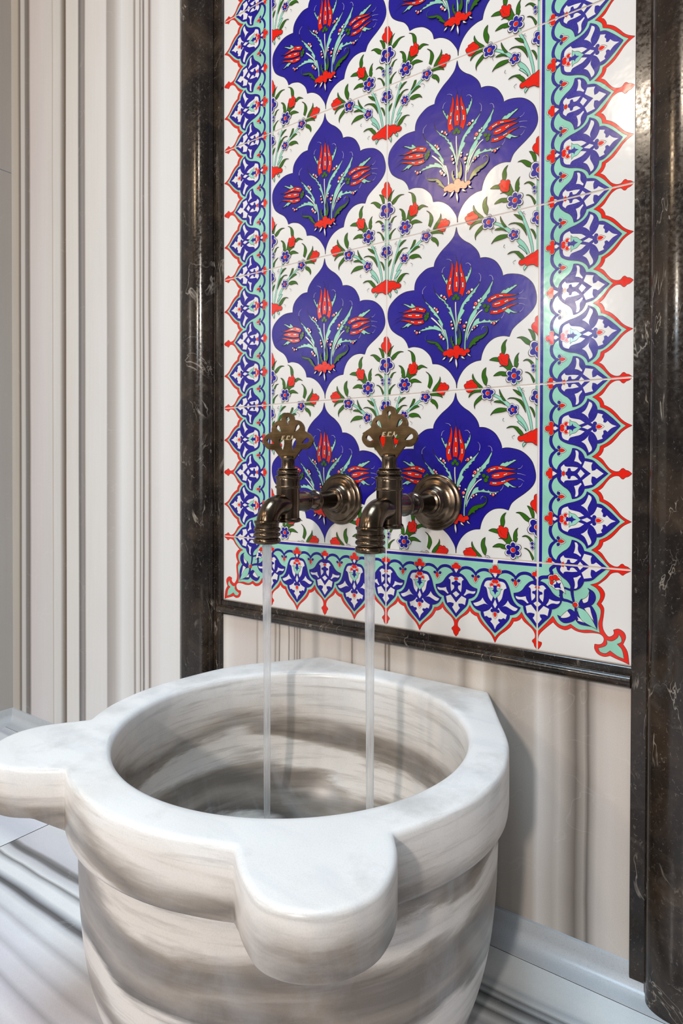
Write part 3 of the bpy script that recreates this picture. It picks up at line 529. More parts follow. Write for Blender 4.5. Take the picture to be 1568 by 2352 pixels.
BOR = [
 [1,0,3,1, [0,985,1],[31,924,0],[70,876,0],[123,833,0],[176,784,0],[208,740,0],[227,703,1],[258,697,0],[302,671,0],[316,646,1],[349,690,0],[403,728,0],[448,766,0],[475,815,0],[474,858,0],[450,880,0],[443,901,0],[462,922,0],[470,950,0],[500,986,1],[500,784,1],[449,735,0],[397,691,0],[351,640,0],[319,582,1],[294,621,0],[255,656,0],[207,665,1],[177,728,0],[131,784,0],[79,833,0],[35,876,0],[0,924,1]],
 [1,0,2,1, [0,48,1],[0,924,1],[35,876,0],[79,833,0],[131,784,0],[177,728,0],[207,665,1],[255,656,0],[294,621,0],[319,582,1],[351,640,0],[397,691,0],[449,735,0],[500,784,1],[500,48,1]],
 [1,0,1,0, [0,15,1],[0,48,1],[500,48,1],[500,15,1]],
 [3,0,1,0, [11,222,31],[44,171,30],[89,147,30],[136,140,30],[191,154,29],[242,192,20]],
 [3,0,1,0, [251,198,20],[290,157,29],[339,138,30],[393,140,30],[449,168,30],[483,219,30]],
 [4,0,0,1, [209,236,20]],
 [4,0,0,1, [288,236,20]],
 [4,0,1,1, [212,230,16]],
 [4,0,1,1, [283,230,16]],
 [1,0,0,1, [244,222,1],[214,256,0],[227,290,0],[249,313,1],[269,290,0],[277,256,0]],
 [1,0,3,1, [243,222,1],[224,260,0],[248,300,1],[266,260,0]],
 [4,0,1,0, [245,205,18]],
 [1,1,1,1, [224,377,1],[231,420,0],[258,466,0],[297,495,0],[336,509,1],[345,557,0],[364,602,0],[414,653,0],[460,703,0],[500,750,1],[500,212,1],[452,212,1],[407,232,0],[360,280,0],[327,327,0],[283,360,0]],
 [1,1,0,0, [248,407,1],[287,414,0],[326,410,0],[365,397,1],[375,433,0],[400,469,1],[385,477,1],[349,449,0],[316,441,0],[276,443,0],[252,428,0]],
 [1,1,0,0, [366,509,1],[383,590,1],[418,577,0],[470,583,1],[466,611,0],[448,632,1],[500,703,1],[500,573,1],[467,531,0],[428,484,1]],
 [1,1,0,0, [455,466,1],[500,508,1],[500,433,1]],
 [1,1,0,0, [399,287,1],[429,256,0],[459,256,0],[480,272,1],[464,287,0],[485,303,1],[473,324,0],[444,330,0],[442,357,0],[469,364,0],[472,400,0],[436,440,1],[427,380,0],[426,320,0],[418,297,0]],
 [4,1,0,0, [491,283,22]],
 [4,1,3,1, [493,282,16]],
 [4,0,0,1, [461,133,29]],
 [4,0,0,1, [503,102,25]],
 [4,0,3,1, [463,137,23]],
 [4,0,3,1, [503,109,21]],
 [1,0,3,0, [473,112,1],[448,147,0],[476,164,0],[500,161,1],[500,102,1]],
 [1,0,0,0, [476,164,1],[481,183,0],[500,209,1],[500,161,1]],
 [1,0,1,1, [0,870,1],[46,827,0],[95,778,0],[150,715,0],[173,678,0],[179,636,1],[220,627,0],[269,595,0],[307,534,1],[266,518,0],[223,472,0],[194,406,0],[173,327,0],[148,273,0],[118,239,0],[70,226,0],[0,222,1]],
 [1,0,0,0, [0,261,1],[87,263,0],[123,286,0],[139,333,1],[109,350,0],[94,406,0],[80,459,0],[46,505,1],[26,446,0],[0,340,1]],
 [1,0,0,0, [77,553,1],[101,542,0],[137,505,0],[155,472,1],[183,511,0],[232,537,0],[273,550,1],[256,576,0],[226,582,0],[182,563,0],[134,542,0],[101,545,0]],
 [1,0,0,0, [44,569,1],[68,601,0],[103,624,0],[144,640,1],[128,693,1],[102,682,0],[78,699,0],[48,696,1],[38,718,0],[59,740,1],[22,777,0],[0,828,1],[0,639,1]],
 [1,0,0,0, [0,475,1],[25,537,1],[0,582,1]],
 [4,0,1,0, [35,611,22]],
 [3,0,1,0, [10,576,39],[6,620,32]],
 [1,0,0,1, [0,620,1],[28,639,0],[26,671,0],[0,712,1]],
 [1,0,3,0, [0,623,1],[20,639,0],[19,665,0],[0,690,1]],
 [1,0,2,1, [0,347,1],[92,347,1],[67,367,0],[61,400,0],[49,420,0],[25,443,0],[0,475,1]],
 [1,0,1,0, [0,317,1],[19,347,0],[24,367,0],[48,377,1],[19,387,0],[0,425,1]],
 [4,0,0,1, [21,270,28]],
 [4,0,0,1, [42,310,28]],
 [4,0,3,0, [17,266,24]],
 [4,0,3,0, [42,310,23]],
 [4,0,0,0, [37,333,13]],
 [4,0,1,0, [8,327,16]],
 [4,0,0,1, [6,97,29]],
 [4,0,0,1, [50,144,29]],
 [4,0,3,1, [5,101,23]],
 [4,0,3,1, [49,145,23]],
 [1,0,3,0, [0,88,1],[0,168,1],[37,164,0],[33,130,1]],
 [1,0,0,0, [0,164,1],[0,168,0],[23,188,0],[0,220,1]],
]
COR = [
 [1,0,3,1, [5,8,1],[1000,2,1],[930,40,0],[898,63,0],[854,36,0],[788,53,0],[734,116,0],[650,189,1],[690,214,0],[723,268,0],[715,327,0],[687,382,1],[716,431,0],[712,513,0],[702,595,0],[714,663,0],[760,723,0],[804,707,0],[820,677,0],[811,647,1],[863,628,0],[918,657,0],[935,711,0],[909,783,1],[953,856,0],[971,986,1],[911,964,0],[846,946,0],[780,923,1],[724,943,0],[657,925,0],[622,873,0],[624,824,1],[678,820,0],[711,790,0],[716,743,0],[676,709,0],[597,708,0],[517,720,0],[435,713,0],[376,686,1],[317,718,0],[245,704,0],[196,669,0],[178,651,1],[100,724,0],[27,807,0],[10,883,0],[51,895,0],[42,939,0],[8,985,1]],
 [1,0,2,1, [5,8,1],[777,17,1],[733,82,0],[656,159,0],[574,193,1],[634,220,0],[674,274,0],[675,332,0],[642,394,1],[683,447,0],[679,529,0],[661,601,0],[676,697,1],[573,682,0],[458,693,0],[369,646,1],[305,678,0],[232,658,0],[176,581,1],[99,676,0],[8,776,1]],
 [1,0,2,1, [744,762,1],[799,765,0],[853,723,0],[866,685,1],[891,718,0],[892,763,0],[849,789,1],[899,841,0],[920,934,1],[856,916,0],[781,871,1],[735,907,0],[679,899,0],[661,861,1],[723,834,0],[750,801,0]],
 [1,0,1,0, [17,9,1],[50,11,1],[49,50,1],[17,50,1]],
 [3,0,1,0, [380,246,33],[387,328,26],[406,415,17]],
 [3,0,1,0, [261,270,31],[273,377,29],[335,394,24],[406,415,17]],
 [3,0,1,0, [251,356,24],[276,305,19],[261,270,22]],
 [3,0,1,0, [297,255,17],[374,276,19]],
 [3,0,1,0, [-4,237,30],[39,171,35],[125,151,32],[161,111,32],[148,63,32],[208,10,31]],
 [4,0,0,1, [156,160,34]],
 [4,0,0,1, [204,143,34]],
 [4,0,0,1, [229,171,34]],
 [4,0,0,1, [157,221,29]],
 [4,0,3,1, [158,163,27]],
 [4,0,3,1, [198,150,27]],
 [4,0,3,1, [225,175,24]],
 [4,0,3,1, [163,214,22]],
 [1,0,0,1, [164,256,1],[187,205,0],[247,175,0],[284,220,0],[316,324,1],[261,282,0],[213,287,0]],
 [1,0,1,0, [178,231,1],[206,222,0],[211,185,1],[233,213,0],[266,198,1],[254,235,0],[267,270,1],[227,262,0],[194,271,1]],
 [1,0,1,1, [546,231,1],[612,269,0],[632,336,0],[597,405,0],[523,437,0],[453,430,0],[481,359,0],[528,360,0],[561,309,0],[566,262,0]],
 [1,0,0,1, [566,262,1],[544,323,0],[490,364,1],[505,398,0],[545,382,0],[558,345,0]],
 [1,0,1,1, [454,445,1],[523,431,0],[580,413,0],[633,488,0],[649,579,0],[647,666,1],[549,580,0],[466,485,0]],
 [1,0,0,1, [512,456,1],[569,435,0],[587,494,0],[615,583,1],[559,521,0]],
 [1,0,1,1, [224,563,1],[267,576,0],[326,562,0],[337,501,0],[372,482,0],[426,526,0],[410,599,0],[316,641,0],[256,619,0]],
 [1,0,0,1, [261,582,0],[331,502,1],[368,551,0],[315,585,0]],
 [1,0,1,1, [409,563,1],[457,628,0],[561,640,0],[632,642,1],[503,587,0],[431,489,0]],
 [1,0,0,1, [436,548,1],[450,587,0],[427,596,1],[468,603,0],[549,616,1],[479,572,0]],
 [1,0,2,1, [442,450,1],[524,478,0],[594,563,0],[647,663,1],[503,598,0],[453,522,0]],
 [3,0,1,0, [422,425,19],[426,537,21]],
 [4,0,0,1, [422,425,31]],
 [4,0,3,1, [418,428,24]],
]
# ------------------------------------------------------------------ painted tiles
def smooth_pts(pts, closed, sub=4):
    n = len(pts); out = []
    rng = range(n if closed else n-1)
    for i in rng:
        p1 = pts[i]; p2 = pts[(i+1) % n]
        p0 = pts[(i-1) % n] if (closed or i > 0) else p1
        p3 = pts[(i+2) % n] if (closed or i+2 < n) else p2
        if p1[2]: p0 = p1
        if p2[2]: p3 = p2
        k = len(p1)
        L = math.hypot(p2[0]-p1[0], p2[1]-p1[1]); m = max(1, min(sub, int(L/.18)+1))
        for j in range(m):
            t = j/m
            if p1[2] and p2[2]: q = [p1[a]+(p2[a]-p1[a])*t for a in (0, 1)]
            else: q = [.5*((2*p1[a])+(-p0[a]+p2[a])*t+(2*p0[a]-5*p1[a]+4*p2[a]-p3[a])*t*t+(-p0[a]+3*p1[a]-3*p2[a]+p3[a])*t**3) for a in (0, 1)]
            if k > 3: q += [0, p1[3]+(p2[3]-p1[3])*t]
            out.append(q)
    if not closed: out.append([pts[-1][0], pts[-1][1]]+([0, pts[-1][3]] if len(pts[-1]) > 3 else []))
    return out
def fill(p):
    tris = geometry.tessellate_polygon([[Vector((a[0], a[1], 0)) for a in p]])
    return [[p[i][:2] for i in t] for t in tris]
def stroke(p, w, closed, skip=None):
    n = len(p); L, R = [], []
    for i in range(n):
        a = p[(i-1) % n] if (closed or i > 0) else p[i]; b = p[(i+1) % n] if (closed or i < n-1) else p[i]
        dx, dy = b[0]-a[0], b[1]-a[1]; d = math.hypot(dx, dy) or 1e-9
        ww = w[i] if isinstance(w, list) else w
        nx, ny = -dy/d*ww/2, dx/d*ww/2
        L.append((p[i][0]+nx, p[i][1]+ny)); R.append((p[i][0]-nx, p[i][1]-ny))
    T = []
    for i in range(n if closed else n-1):
        j = (i+1) % n
        if skip and skip(p[i], p[j]): continue
        T += [[L[i], R[i], R[j]], [L[i], R[j], L[j]]]
    return T
def disc(x, y, r, n=14): return [(x+r*math.cos(2*PI*i/n), y+r*math.sin(2*PI*i/n), 0) for i in range(n)]
def capsule(x0, y0, x1, y1, r):
    a = math.atan2(y1-y0, x1-x0); P_ = []
    for i in range(7): P_.append((x1+r*math.cos(a-PI/2+PI*i/6), y1+r*math.sin(a-PI/2+PI*i/6), 0))
    mx, my = (x0+x1)/2, (y0+y1)/2
    P_.append((mx-r*.6*math.sin(a), my+r*.6*math.cos(a), 0))
    for i in range(7): P_.append((x0+r*math.cos(a+PI/2+PI*i/6), y0+r*math.sin(a+PI/2+PI*i/6), 0))
    P_.append((mx+r*.6*math.sin(a), my-r*.6*math.cos(a), 0))
    return P_
def motif(txt, OW=.058, axis_skip=False, seg=None, berries=False):
    """returns list of (layer, matindex, tri)"""
    out = []; lay = 0
    skip = (lambda a, b: (abs(a[0]) < .02 and abs(b[0]) < .02) or (a[0] > 4.98 and b[0] > 4.98)) if axis_skip else None
    def put(T, m):
        nonlocal lay
        lay += 1; out.extend((lay, GI[m], t) for t in T)
    NAMES = 'WBTRGK'
    for row in txt:
        k, sg, c, ex = row[:4]; rest = row[4:]; c = NAMES[c]
        if seg and sg != seg: continue
        if k == 1:
            q = smooth_pts([(a/100, b/100, cr) for a, b, cr in rest], True)
            if ex == 2: put(stroke(q, .11, True), 'K'); put(fill(q), c); put(stroke(q, .02, True), 'K')
            else:
                put(fill(q), c)
                if ex: put(stroke(q, OW, True, skip), 'K')
        elif k == 2:
            q = smooth_pts([(a/100, b/100, cr) for a, b, cr in rest], False, 6); wd = max(.028, ex/100); n = len(q)
            put(stroke(q, [wd*(1-.7*i/(n-1)) if c != 'K' or wd < .09 else wd*(.4+.6*math.sin(PI*i/(n-1))) for i in range(n)], False), c)
        elif k == 3:
            q = smooth_pts([(a/100, b/100, 0, w_/100) for a, b, w_ in rest], False, 6)
            put(stroke(q, [a[3]+OW*1.6 for a in q], False), 'K'); put(stroke(q, [a[3] for a in q], False), c)
        elif k == 4:
            x, y, rr = (v/100 for v in rest[0])
            if ex: put(fill(disc(x, y, rr+OW*.8)), 'K')
            put(fill(disc(x, y, rr)), c)
            if berries and c == 'R':
                put(fill(disc(x, y, rr*.72)), 'W'); put(fill(disc(x-.15*rr, y-.1*rr, rr*.5)), 'R')
        elif k == 5:
            x0, y0, x1, y1, rr = (v/100 for v in rest[0])
            put(fill(capsule(x0, y0, x1, y1, rr+.05)), 'K'); put(fill(capsule(x0, y0, x1, y1, rr)), 'W')
        elif k == 6:
            x, y, R_, rot, n_ = rest[0]; x /= 100; y /= 100; R_ /= 100; rot = math.radians(rot)
            def fp(s, g):
                P_ = []
                for i in range(int(n_*10)):
                    th = 2*PI*i/int(n_*10)
                    rr_ = R_*s*(.60+.40*abs(math.cos(n_/2*(th+rot)))**.75)+g
                    P_.append((x+rr_*math.cos(th), y+rr_*math.sin(th), 0))
                return P_
            put(fill(fp(1, .02)), 'K'); put(fill(fp(.95, 0)), 'W'); put(fill(fp(.84, -.02)), 'B')
            if R_ > .5:
                put(fill(disc(x, y, R_*.29)), 'W'); put(fill(disc(x+.02, y, R_*.26)), 'K'); put(fill(disc(x, y, R_*.22)), 'R')
    return out
T_med = motif(MED, berries=True); T_bou = motif(BOU)
T_bor = motif(BOR, OW=.042, axis_skip=True); T_half = motif(BOR, OW=.042, axis_skip=True, seg=1); T_cor = motif(COR, OW=.042)

def clip(poly, x0, x1, z0, z1):
    for ax, lim, sg in ((0, x0, 1), (0, x1, -1), (1, z0, 1), (1, z1, -1)):
        out = []; n = len(poly)
        for i in range(n):
            a, b = poly[i], poly[(i+1) % n]
            da, db = (a[ax]-lim)*sg, (b[ax]-lim)*sg
            if da >= 0: out.append(a)
            if (da >= 0) != (db >= 0):
                t = da/(da-db); out.append((a[0]+(b[0]-a[0])*t, a[1]+(b[1]-a[1])*t))
        poly = out
        if len(poly) < 3: return None
    return poly
LS = 0.0007   # cm per layer: the raised glaze of a hand painted tile
class Painter:
    def __init__(s): s.V = []; s.F = []; s.M = []
    def poly(s, p, lay, m):
        ar = sum(p[i][0]*p[(i+1) % len(p)][1]-p[(i+1) % len(p)][0]*p[i][1] for i in range(len(p)))
        if abs(ar) < 1e-7: return
        if ar < 0: p = p[::-1]
        o = len(s.V); s.V += [(a[0], -.0006-LS*lay, a[1]) for a in p]
        s.F.append(tuple(range(o, o+len(p)))); s.M.append(m)
    def paint(s, T, fn, rect, base=0):
        x0, x1, z0, z1 = rect
        for lay, m, t in T:
            q = [fn(a[0], a[1]) for a in t]
            xs = [a[0] for a in q]; zs = [a[1] for a in q]
            if max(xs) < x0 or min(xs) > x1 or max(zs) < z0 or min(zs) > z1: continue
            if min(xs) < x0 or max(xs) > x1 or min(zs) < z0 or max(zs) > z1:
                q = clip(q, *rect)
                if not q: continue
            s.poly(q, lay+base, m)
    def slab(s, rect, g=.055, b=.07):
        x0, x1, z0, z1 = rect; x0 += g; x1 -= g; z0 += g; z1 -= g; o = len(s.V)
        rings = [(0, .4), (0, .10), (b*.3, .03), (b, 0.0)]
        for d, y in rings: s.V += [(x0+d, y, z0+d), (x1-d, y, z0+d), (x1-d, y, z1-d), (x0+d, y, z1-d)]
        for k in range(3):
            for i in range(4):
                a = o+k*4+i; c_ = o+k*4+(i+1) % 4; s.F.append((a, c_, c_+4, a+4)); s.M.append(0)
        s.F.append((o+12, o+13, o+14, o+15)); s.M.append(0)
        return (x0+b*.6, x1-b*.6, z0+b*.6, z1-b*.6)
    def build(s, name, parent, mats=GM):
        return mesh_obj(name, s.V, s.F, mats, parent, fm=s.M)
panel = empty('tile_panel', (0, 0, 0))
tagging(panel, 'floral painted tile panel in cobalt, red and turquoise framed by dark marble', 'tile panel')
rows = [10, 30, 50, 70, 90]
fp_ = Painter()
for zz in rows:
    for xx in (10, 30):
        R_ = fp_.slab((xx, xx+20, zz, zz+20)); cx, cz = xx+10, zz+10
        fp_.paint(T_med, lambda u, v: (cx+u*.995, cz+v*.992), R_)
        for sx in (0, 20):
            for sz in (0, 20):
                fp_.paint(T_bou, lambda u, v: (xx+sx+u, zz+sz+v), R_)
fp_.build('field_tiles', panel)
bp = Painter()
def border_tile(rect, fns):
    R_ = bp.slab(rect)
    for i_, f_ in enumerate(fns): bp.paint(T_bor, f_, R_, .45*(i_ % 2))
for zz in rows:
    for side in (0, 1):
        X = (lambda d: 50+d) if side else (lambda d: 10-d)
        fns = []
        for zc in (zz+5, zz+15):
            fns.append(lambda t, d, zc=zc, X=X: (X(d), zc-t)); fns.append(lambda t, d, zc=zc, X=X: (X(d), zc+t))
        border_tile((50, 60, zz, zz+20) if side else (0, 10, zz, zz+20), fns)
for xx in (10, 30):
    fns = []
    for xc in (xx+5, xx+15):
        fns.append(lambda t, d, xc=xc: (xc-t, 10-d)); fns.append(lambda t, d, xc=xc: (xc+t, 10-d))
    border_tile((xx, xx+20, 0, 10), fns)
for side in (0, 1):
    X = (lambda u: 50+u) if side else (lambda u: 10-u)
    R_ = bp.slab((50, 60, 0, 10) if side else (0, 10, 0, 10))
    bp.paint(T_cor, lambda u, v: (X(u), 10-v), R_)
    bp.paint(T_half, lambda t, d: (X(d), 10-(5-t)), R_, 60)   # half palmette hanging from the tile above
    bp.paint(T_half, lambda t, d: (X(5-t), 10-d), R_, 60.45)     # half palmette from the bottom border
# pale dribble of grout on the bottom border, right of the taps
bp.poly([(44.6, 8.2), (45.25, 8.2), (45.2, 9.2), (45.35, 10.0-.1), (44.75, 9.9)], 60, 0)
bp.build('border_tiles', panel)
v, f = boxvf(0, 60, .06, .5, 0, 110)
mesh_obj('grout_bed', v, f, grout_m, panel)
# ------------------------------------------------------------------ marble basin
def basin_marble():
    t = NT('banded_basin_marble'); p = t.pos()
    sep = t.n('ShaderNodeSeparateXYZ'); t.l(p, sep.inputs[0])
    big = t.noise(t.mapv(p, (1, 1, 1)), 5.0, 2, .5)              # gentle undulation of the bedding
    st1 = t.noise(t.mapv(p, (4, 4, 26)), 1.6, 6, .6, .4)
    def mad(a, b, c):
        m = t.n('ShaderNodeMath', operation='MULTIPLY_ADD')
        for v_, i in ((a, 0), (b, 1), (c, 2)):
            if isinstance(v_, (int, float)): m.inputs[i].default_value = v_
            else: t.l(v_, m.inputs[i])
        return m.outputs[0]
    h = mad(sep.outputs[2], 1/.28, 0.0)
    h = mad(sep.outputs[1], .45, h)
    h = mad(big, .36, h); h = mad(st1, .17, h)
    k = h
    # band layout in fractions of the height, measured up from the floor
    off = .26
    def q(z): return (z+33.2)/28.0+off*.0
    L_, M_, D_, B_ = C4((218, 211, 203)), C4((192, 184, 175)), C4((116, 107, 98)), C4((148, 137, 125))
    sub_ = mad(k, 1.0, -.20)
    A_ = C4((92, 85, 78))
    rr = t.ramp(sub_, [(0, M_), (.05, L_), (.11, D_), (.15, B_), (.19, L_), (.24, L_), (.29, D_), (.32, B_), (.36, L_), (.445, L_), (.475, A_), (.50, D_), (.54, B_), (.585, D_), (.62, D_), (.65, B_), (.68, L_), (.745, L_), (.765, B_), (.795, D_), (.82, B_), (.85, M_), (.88, L_), (.93, C4((226, 222, 217))), (1, C4((230, 227, 223)))])
    c = rr.outputs[0]
    # softening + cloudy patches
    cloud = t.noise(t.mapv(p, (.5, .5, 4.5)), 9, 4, .55)
    c = t.mix(t.ramp(cloud, [(.30, (.4, .4, .4, 1)), (.46, (0, 0, 0, 1))]).outputs[0], c, C4((214, 208, 200)))
    st2 = t.noise(t.mapv(p, (5, 5, 70)), 2.2, 5, .65)
    c = t.mix(t.ramp(st2, [(.50, (0, 0, 0, 1)), (.70, (.42, .42, .42, 1))]).outputs[0], c, C4((140, 132, 124)))
    st3 = t.noise(t.mapv(p, (4, 16, 5)), 2.0, 5, .6, .5)
    c = t.mix(t.ramp(st3, [(.48, (0, 0, 0, 1)), (.68, (.22, .22, .22, 1))]).outputs[0], c, C4((184, 188, 194)))
    fine = t.noise(p, 850, 2, .6)
    c = t.mix(1.0, c, t.ramp(fine, [(.3, (.93, .925, .92, 1)), (.55, (1, 1, 1, 1))]).outputs[0], 'MULTIPLY')
    t.l(c, t.b.inputs['Base Color'])
    t.set(Roughness=.3); t.b.inputs['Subsurface Weight'].default_value = .12
    t.b.inputs['Subsurface Radius'].default_value = (.004, .0035, .003); t.b.inputs['Subsurface Scale'].default_value = 1.0
    t.bump(t.noise(p, 40, 3), .05, .001)
    return t.m
stone = basin_marble()
BX, BY, BZ = 32.3, -21.5, FZ
basin = empty('marble_basin', (BX, BY, BZ))
tagging(basin, 'round carved marble washbasin with two projecting lugs standing on the floor', 'basin')
ztop = -5.65-BZ
# bowl: lathe, outside then inside
outp = [(0, .02), (14.5, .02), (15.8, .25), (16.5, 1.0), (17.4, 2.4), (18.4, 4.6), (19.2, 7.2), (19.8, 10.2), (20.15, 13.5), (20.32, 17), (20.35, 20.5), (20.35, 22.6), (19.0, 22.9)]
inp = [(17.9, 22.9), (17.55, 22.6), (17.5, 21), (17.25, 18.5), (16.7, 15.8), (15.6, 12.8), (13.8, 10), (11.2, 7.8), (8, 6.3), (4, 5.5), (0, 5.3)]
def cr_line(pts, sub=5):
    return [(a[0], a[1]) for a in smooth_pts([(x, y, 0) for x, y in pts], False, sub)]
def lathe(prof, n=96, cx=0, cy=0, capped=False):
    V, Fa = [], []; K = len(prof)
    for j in range(n):
        a = 2*PI*j/n
        for r, z in prof: V.append((cx+r*math.cos(a), cy+r*math.sin(a), z))
    for j in range(n):
        for i in range(K-1):
            a = j*K+i; b = ((j+1) % n)*K+i; Fa.append((a, b, b+1, a+1))
    return V, Fa
prof = cr_line(outp[1:], 4)+cr_line(inp[:-1], 5)
V, Fa = lathe(prof, 128)
K = len(prof)
Fa.append(tuple(j*K for j in range(127, -1, -1)))
Fa.append(tuple(j*K+K-1 for j in range(128)))
bowl = mesh_obj('bowl', V, Fa, stone, basin, smooth=True, sharp=50)
# rim: star shaped outline around the axis
def circ(a, R=21.45): return (BX+R*math.cos(math.radians(a)), BY-.1+R*math.sin(math.radians(a)))
olr = [(44.3, -.06, 1), (48.2, -6.6, 0), (51.4, -12.0, 0), (52.9, -15.9, 0)]
olr += [(*circ(a), 0) for a in (8, 0, -8, -16, -23)]
olr += [(50.95, -32.5, 1), (52.3, -34.3, 0), (53.3, -36.6, 0), (53.55, -39.2, 0), (52.5, -41.7, 0), (50.6, -43.2, 0), (48.3, -43.65, 0), (46.1, -42.8, 0), (44.3, -41.6, 0), (42.9, -40.5, 1)]
mirl = [(2*BX-x, y, c) for x, y, c in olr][::-1]
outl = olr+[(*circ(a), 0) for a in (-68, -75, -82, -90, -98, -105, -112)]
L_meas = [(22.6, -40.7, 1), (20.4, -42.4, 0), (18.3, -43.6, 0), (16.0, -43.9, 0), (13.9, -43.4, 0), (12.1, -41.6, 0), (11.2, -39.2, 0), (11.5, -36.7, 0), (12.7, -34.6, 0), (14.1, -32.7, 1)]
outl += L_meas+[(*circ(a), 0) for a in (203, 196, 188, 180, 172)]+[(11.9, -13.2, 0), (13.3, -9.4, 0), (16.2, -5.0, 0), (19.6, -.06, 1)]
pts = smooth_pts(outl, True, 14)
P2 = [Vector((a[0]-BX, a[1]-BY)) for a in pts]
N = 720
def ray_r(th):
    d = Vector((math.cos(th), math.sin(th))); best = 0
    for i in range(len(P2)):
        a, b = P2[i], P2[(i+1) % len(P2)]
        e = b-a; den = d.x*e.y-d.y*e.x
        if abs(den) < 1e-9: continue
        t = (a.x*e.y-a.y*e.x)/den; u = (a.x*d.y-a.y*d.x)/den
        if t > 0 and -1e-6 <= u <= 1+1e-6: best = max(best, t)
    return best
ths = sorted(set([2*PI*i/N for i in range(N)]))
RR = [ray_r(t) for t in ths]
OUTV = [Vector((r*math.cos(t), r*math.sin(t))) for r, t in zip(RR, ths)]
NRM = []
for i in range(N):
    e = OUTV[(i+1) % N]-OUTV[i-1]; NRM.append(Vector((e.y, -e.x)).normalized())
def ringo(d, z, dl=0):
    R_ = []
    for i in range(N):
        q = OUTV[i]-NRM[i]*d
        lug = max(0.0, min(1.0, (RR[i]-21.6)/2.5))
        R_.append((q.x, q.y, z+dl*lug))
    return R_
def ringc(r, z): return [(r*math.cos(t), r*math.sin(t), z) for t in ths]
b = .42
rings = [ringc(20.2, 21.6), ringo(.9, 21.95, 1.1), ringo(.28, 22.0, 1.1), ringo(.07, 22.14, 1.1), ringo(0, 22.45, .95), ringo(0, 25.0, .2), ringo(.02, ztop-b*1.15), ringo(.07, ztop-b*.72), ringo(.17, ztop-b*.36), ringo(.34, ztop-b*.10), ringo(.6, ztop-.01)]
rings += [[((a[0]*(1-f_)+18.45*math.cos(t)*f_), (a[1]*(1-f_)+18.45*math.sin(t)*f_), ztop) for a, t in zip(rings[-1], ths)] for f_ in (.3, .6, 1.0)]
rings += [ringc(18.0, ztop-.03), ringc(17.75, ztop-.13), ringc(17.57, ztop-.33), ringc(17.48, ztop-.62), ringc(17.46, ztop-2.5), ringc(17.5, 22.3)]
V = [q for r in rings for q in r]; Fa = []
for k in range(len(rings)-1):
    for i in range(N):
        a = k*N+i; c_ = k*N+(i+1) % N; Fa.append((a, c_, c_+N, a+N))
# close underneath between the last ring and the first
k = len(rings)-1
for i in range(N):
    a = k*N+i; c_ = k*N+(i+1) % N; Fa.append((a, c_, (i+1) % N, i))
rim = mesh_obj('rim', V, Fa, stone, basin, smooth=True, sharp=60)

# ------------------------------------------------------------------ taps
def bronze(name, base, rough, brushed=False):
    t = NT(name); p = t.pos()
    n1 = t.noise(p, 38, 3, .5)
    vec = t.mapv(p, (40, 40, 1600)) if brushed else t.mapv(p, (60, 900, 1100))
    n2 = t.noise(vec, 1.0, 3, .7)
    c = t.mix(t.ramp(n1, ramp01(.35, .7)).outputs[0], C4(base), C4(tuple(min(255, x*1.45+14) for x in base)))
    c = t.mix(t.ramp(n2, [(.5, (0, 0, 0, 1)), (.8, (.30, .30, .30, 1))]).outputs[0], c, C4((140, 112, 78)))
    t.l(c, t.b.inputs['Base Color']); t.set(Metallic=1.0)
    r = t.ramp(n2, [(.3, (rough*.85,)*3+(1,)), (.7, (rough*1.25,)*3+(1,))]); t.l(r.outputs[0], t.b.inputs['Roughness'])
    t.bump(n2, .05, .0003)
    return t.m
brz = bronze('aged_bronze', (78, 66, 54), .2)
brz_plate = bronze('brushed_bronze_plate', (88, 70, 48), .36, True)
brz_lite = bronze('worn_bronze_lettering', (205, 182, 146), .4)
def lathe_y(prof, n=48):
    """profile (r, y) around the Y axis"""
    V, Fa = [], []; K = len(prof)
    for j in range(n):
        a = 2*PI*j/n
        for r, y in prof: V.append((r*math.cos(a), y, r*math.sin(a)))
    for j in range(n):
        for i in range(K-1):
            a = j*K+i; b_ = ((j+1) % n)*K+i; Fa.append((a, b_, b_+1, a+1))
    return V, Fa
def shift(V, dx=0, dy=0, dz=0): return [(x+dx, y+dy, z+dz) for x, y, z in V]
def bead(z, r0, r1, h): return [(r0, z-h/2), (r0+(r1-r0)*.6, z-h*.42), (r1-(r1-r0)*.1, z-h*.2), (r1, z), (r1-(r1-r0)*.1, z+h*.2), (r0+(r1-r0)*.6, z+h*.42), (r0, z+h/2)]
ZP = 16.4; YB = -11.15; YS = -14.95
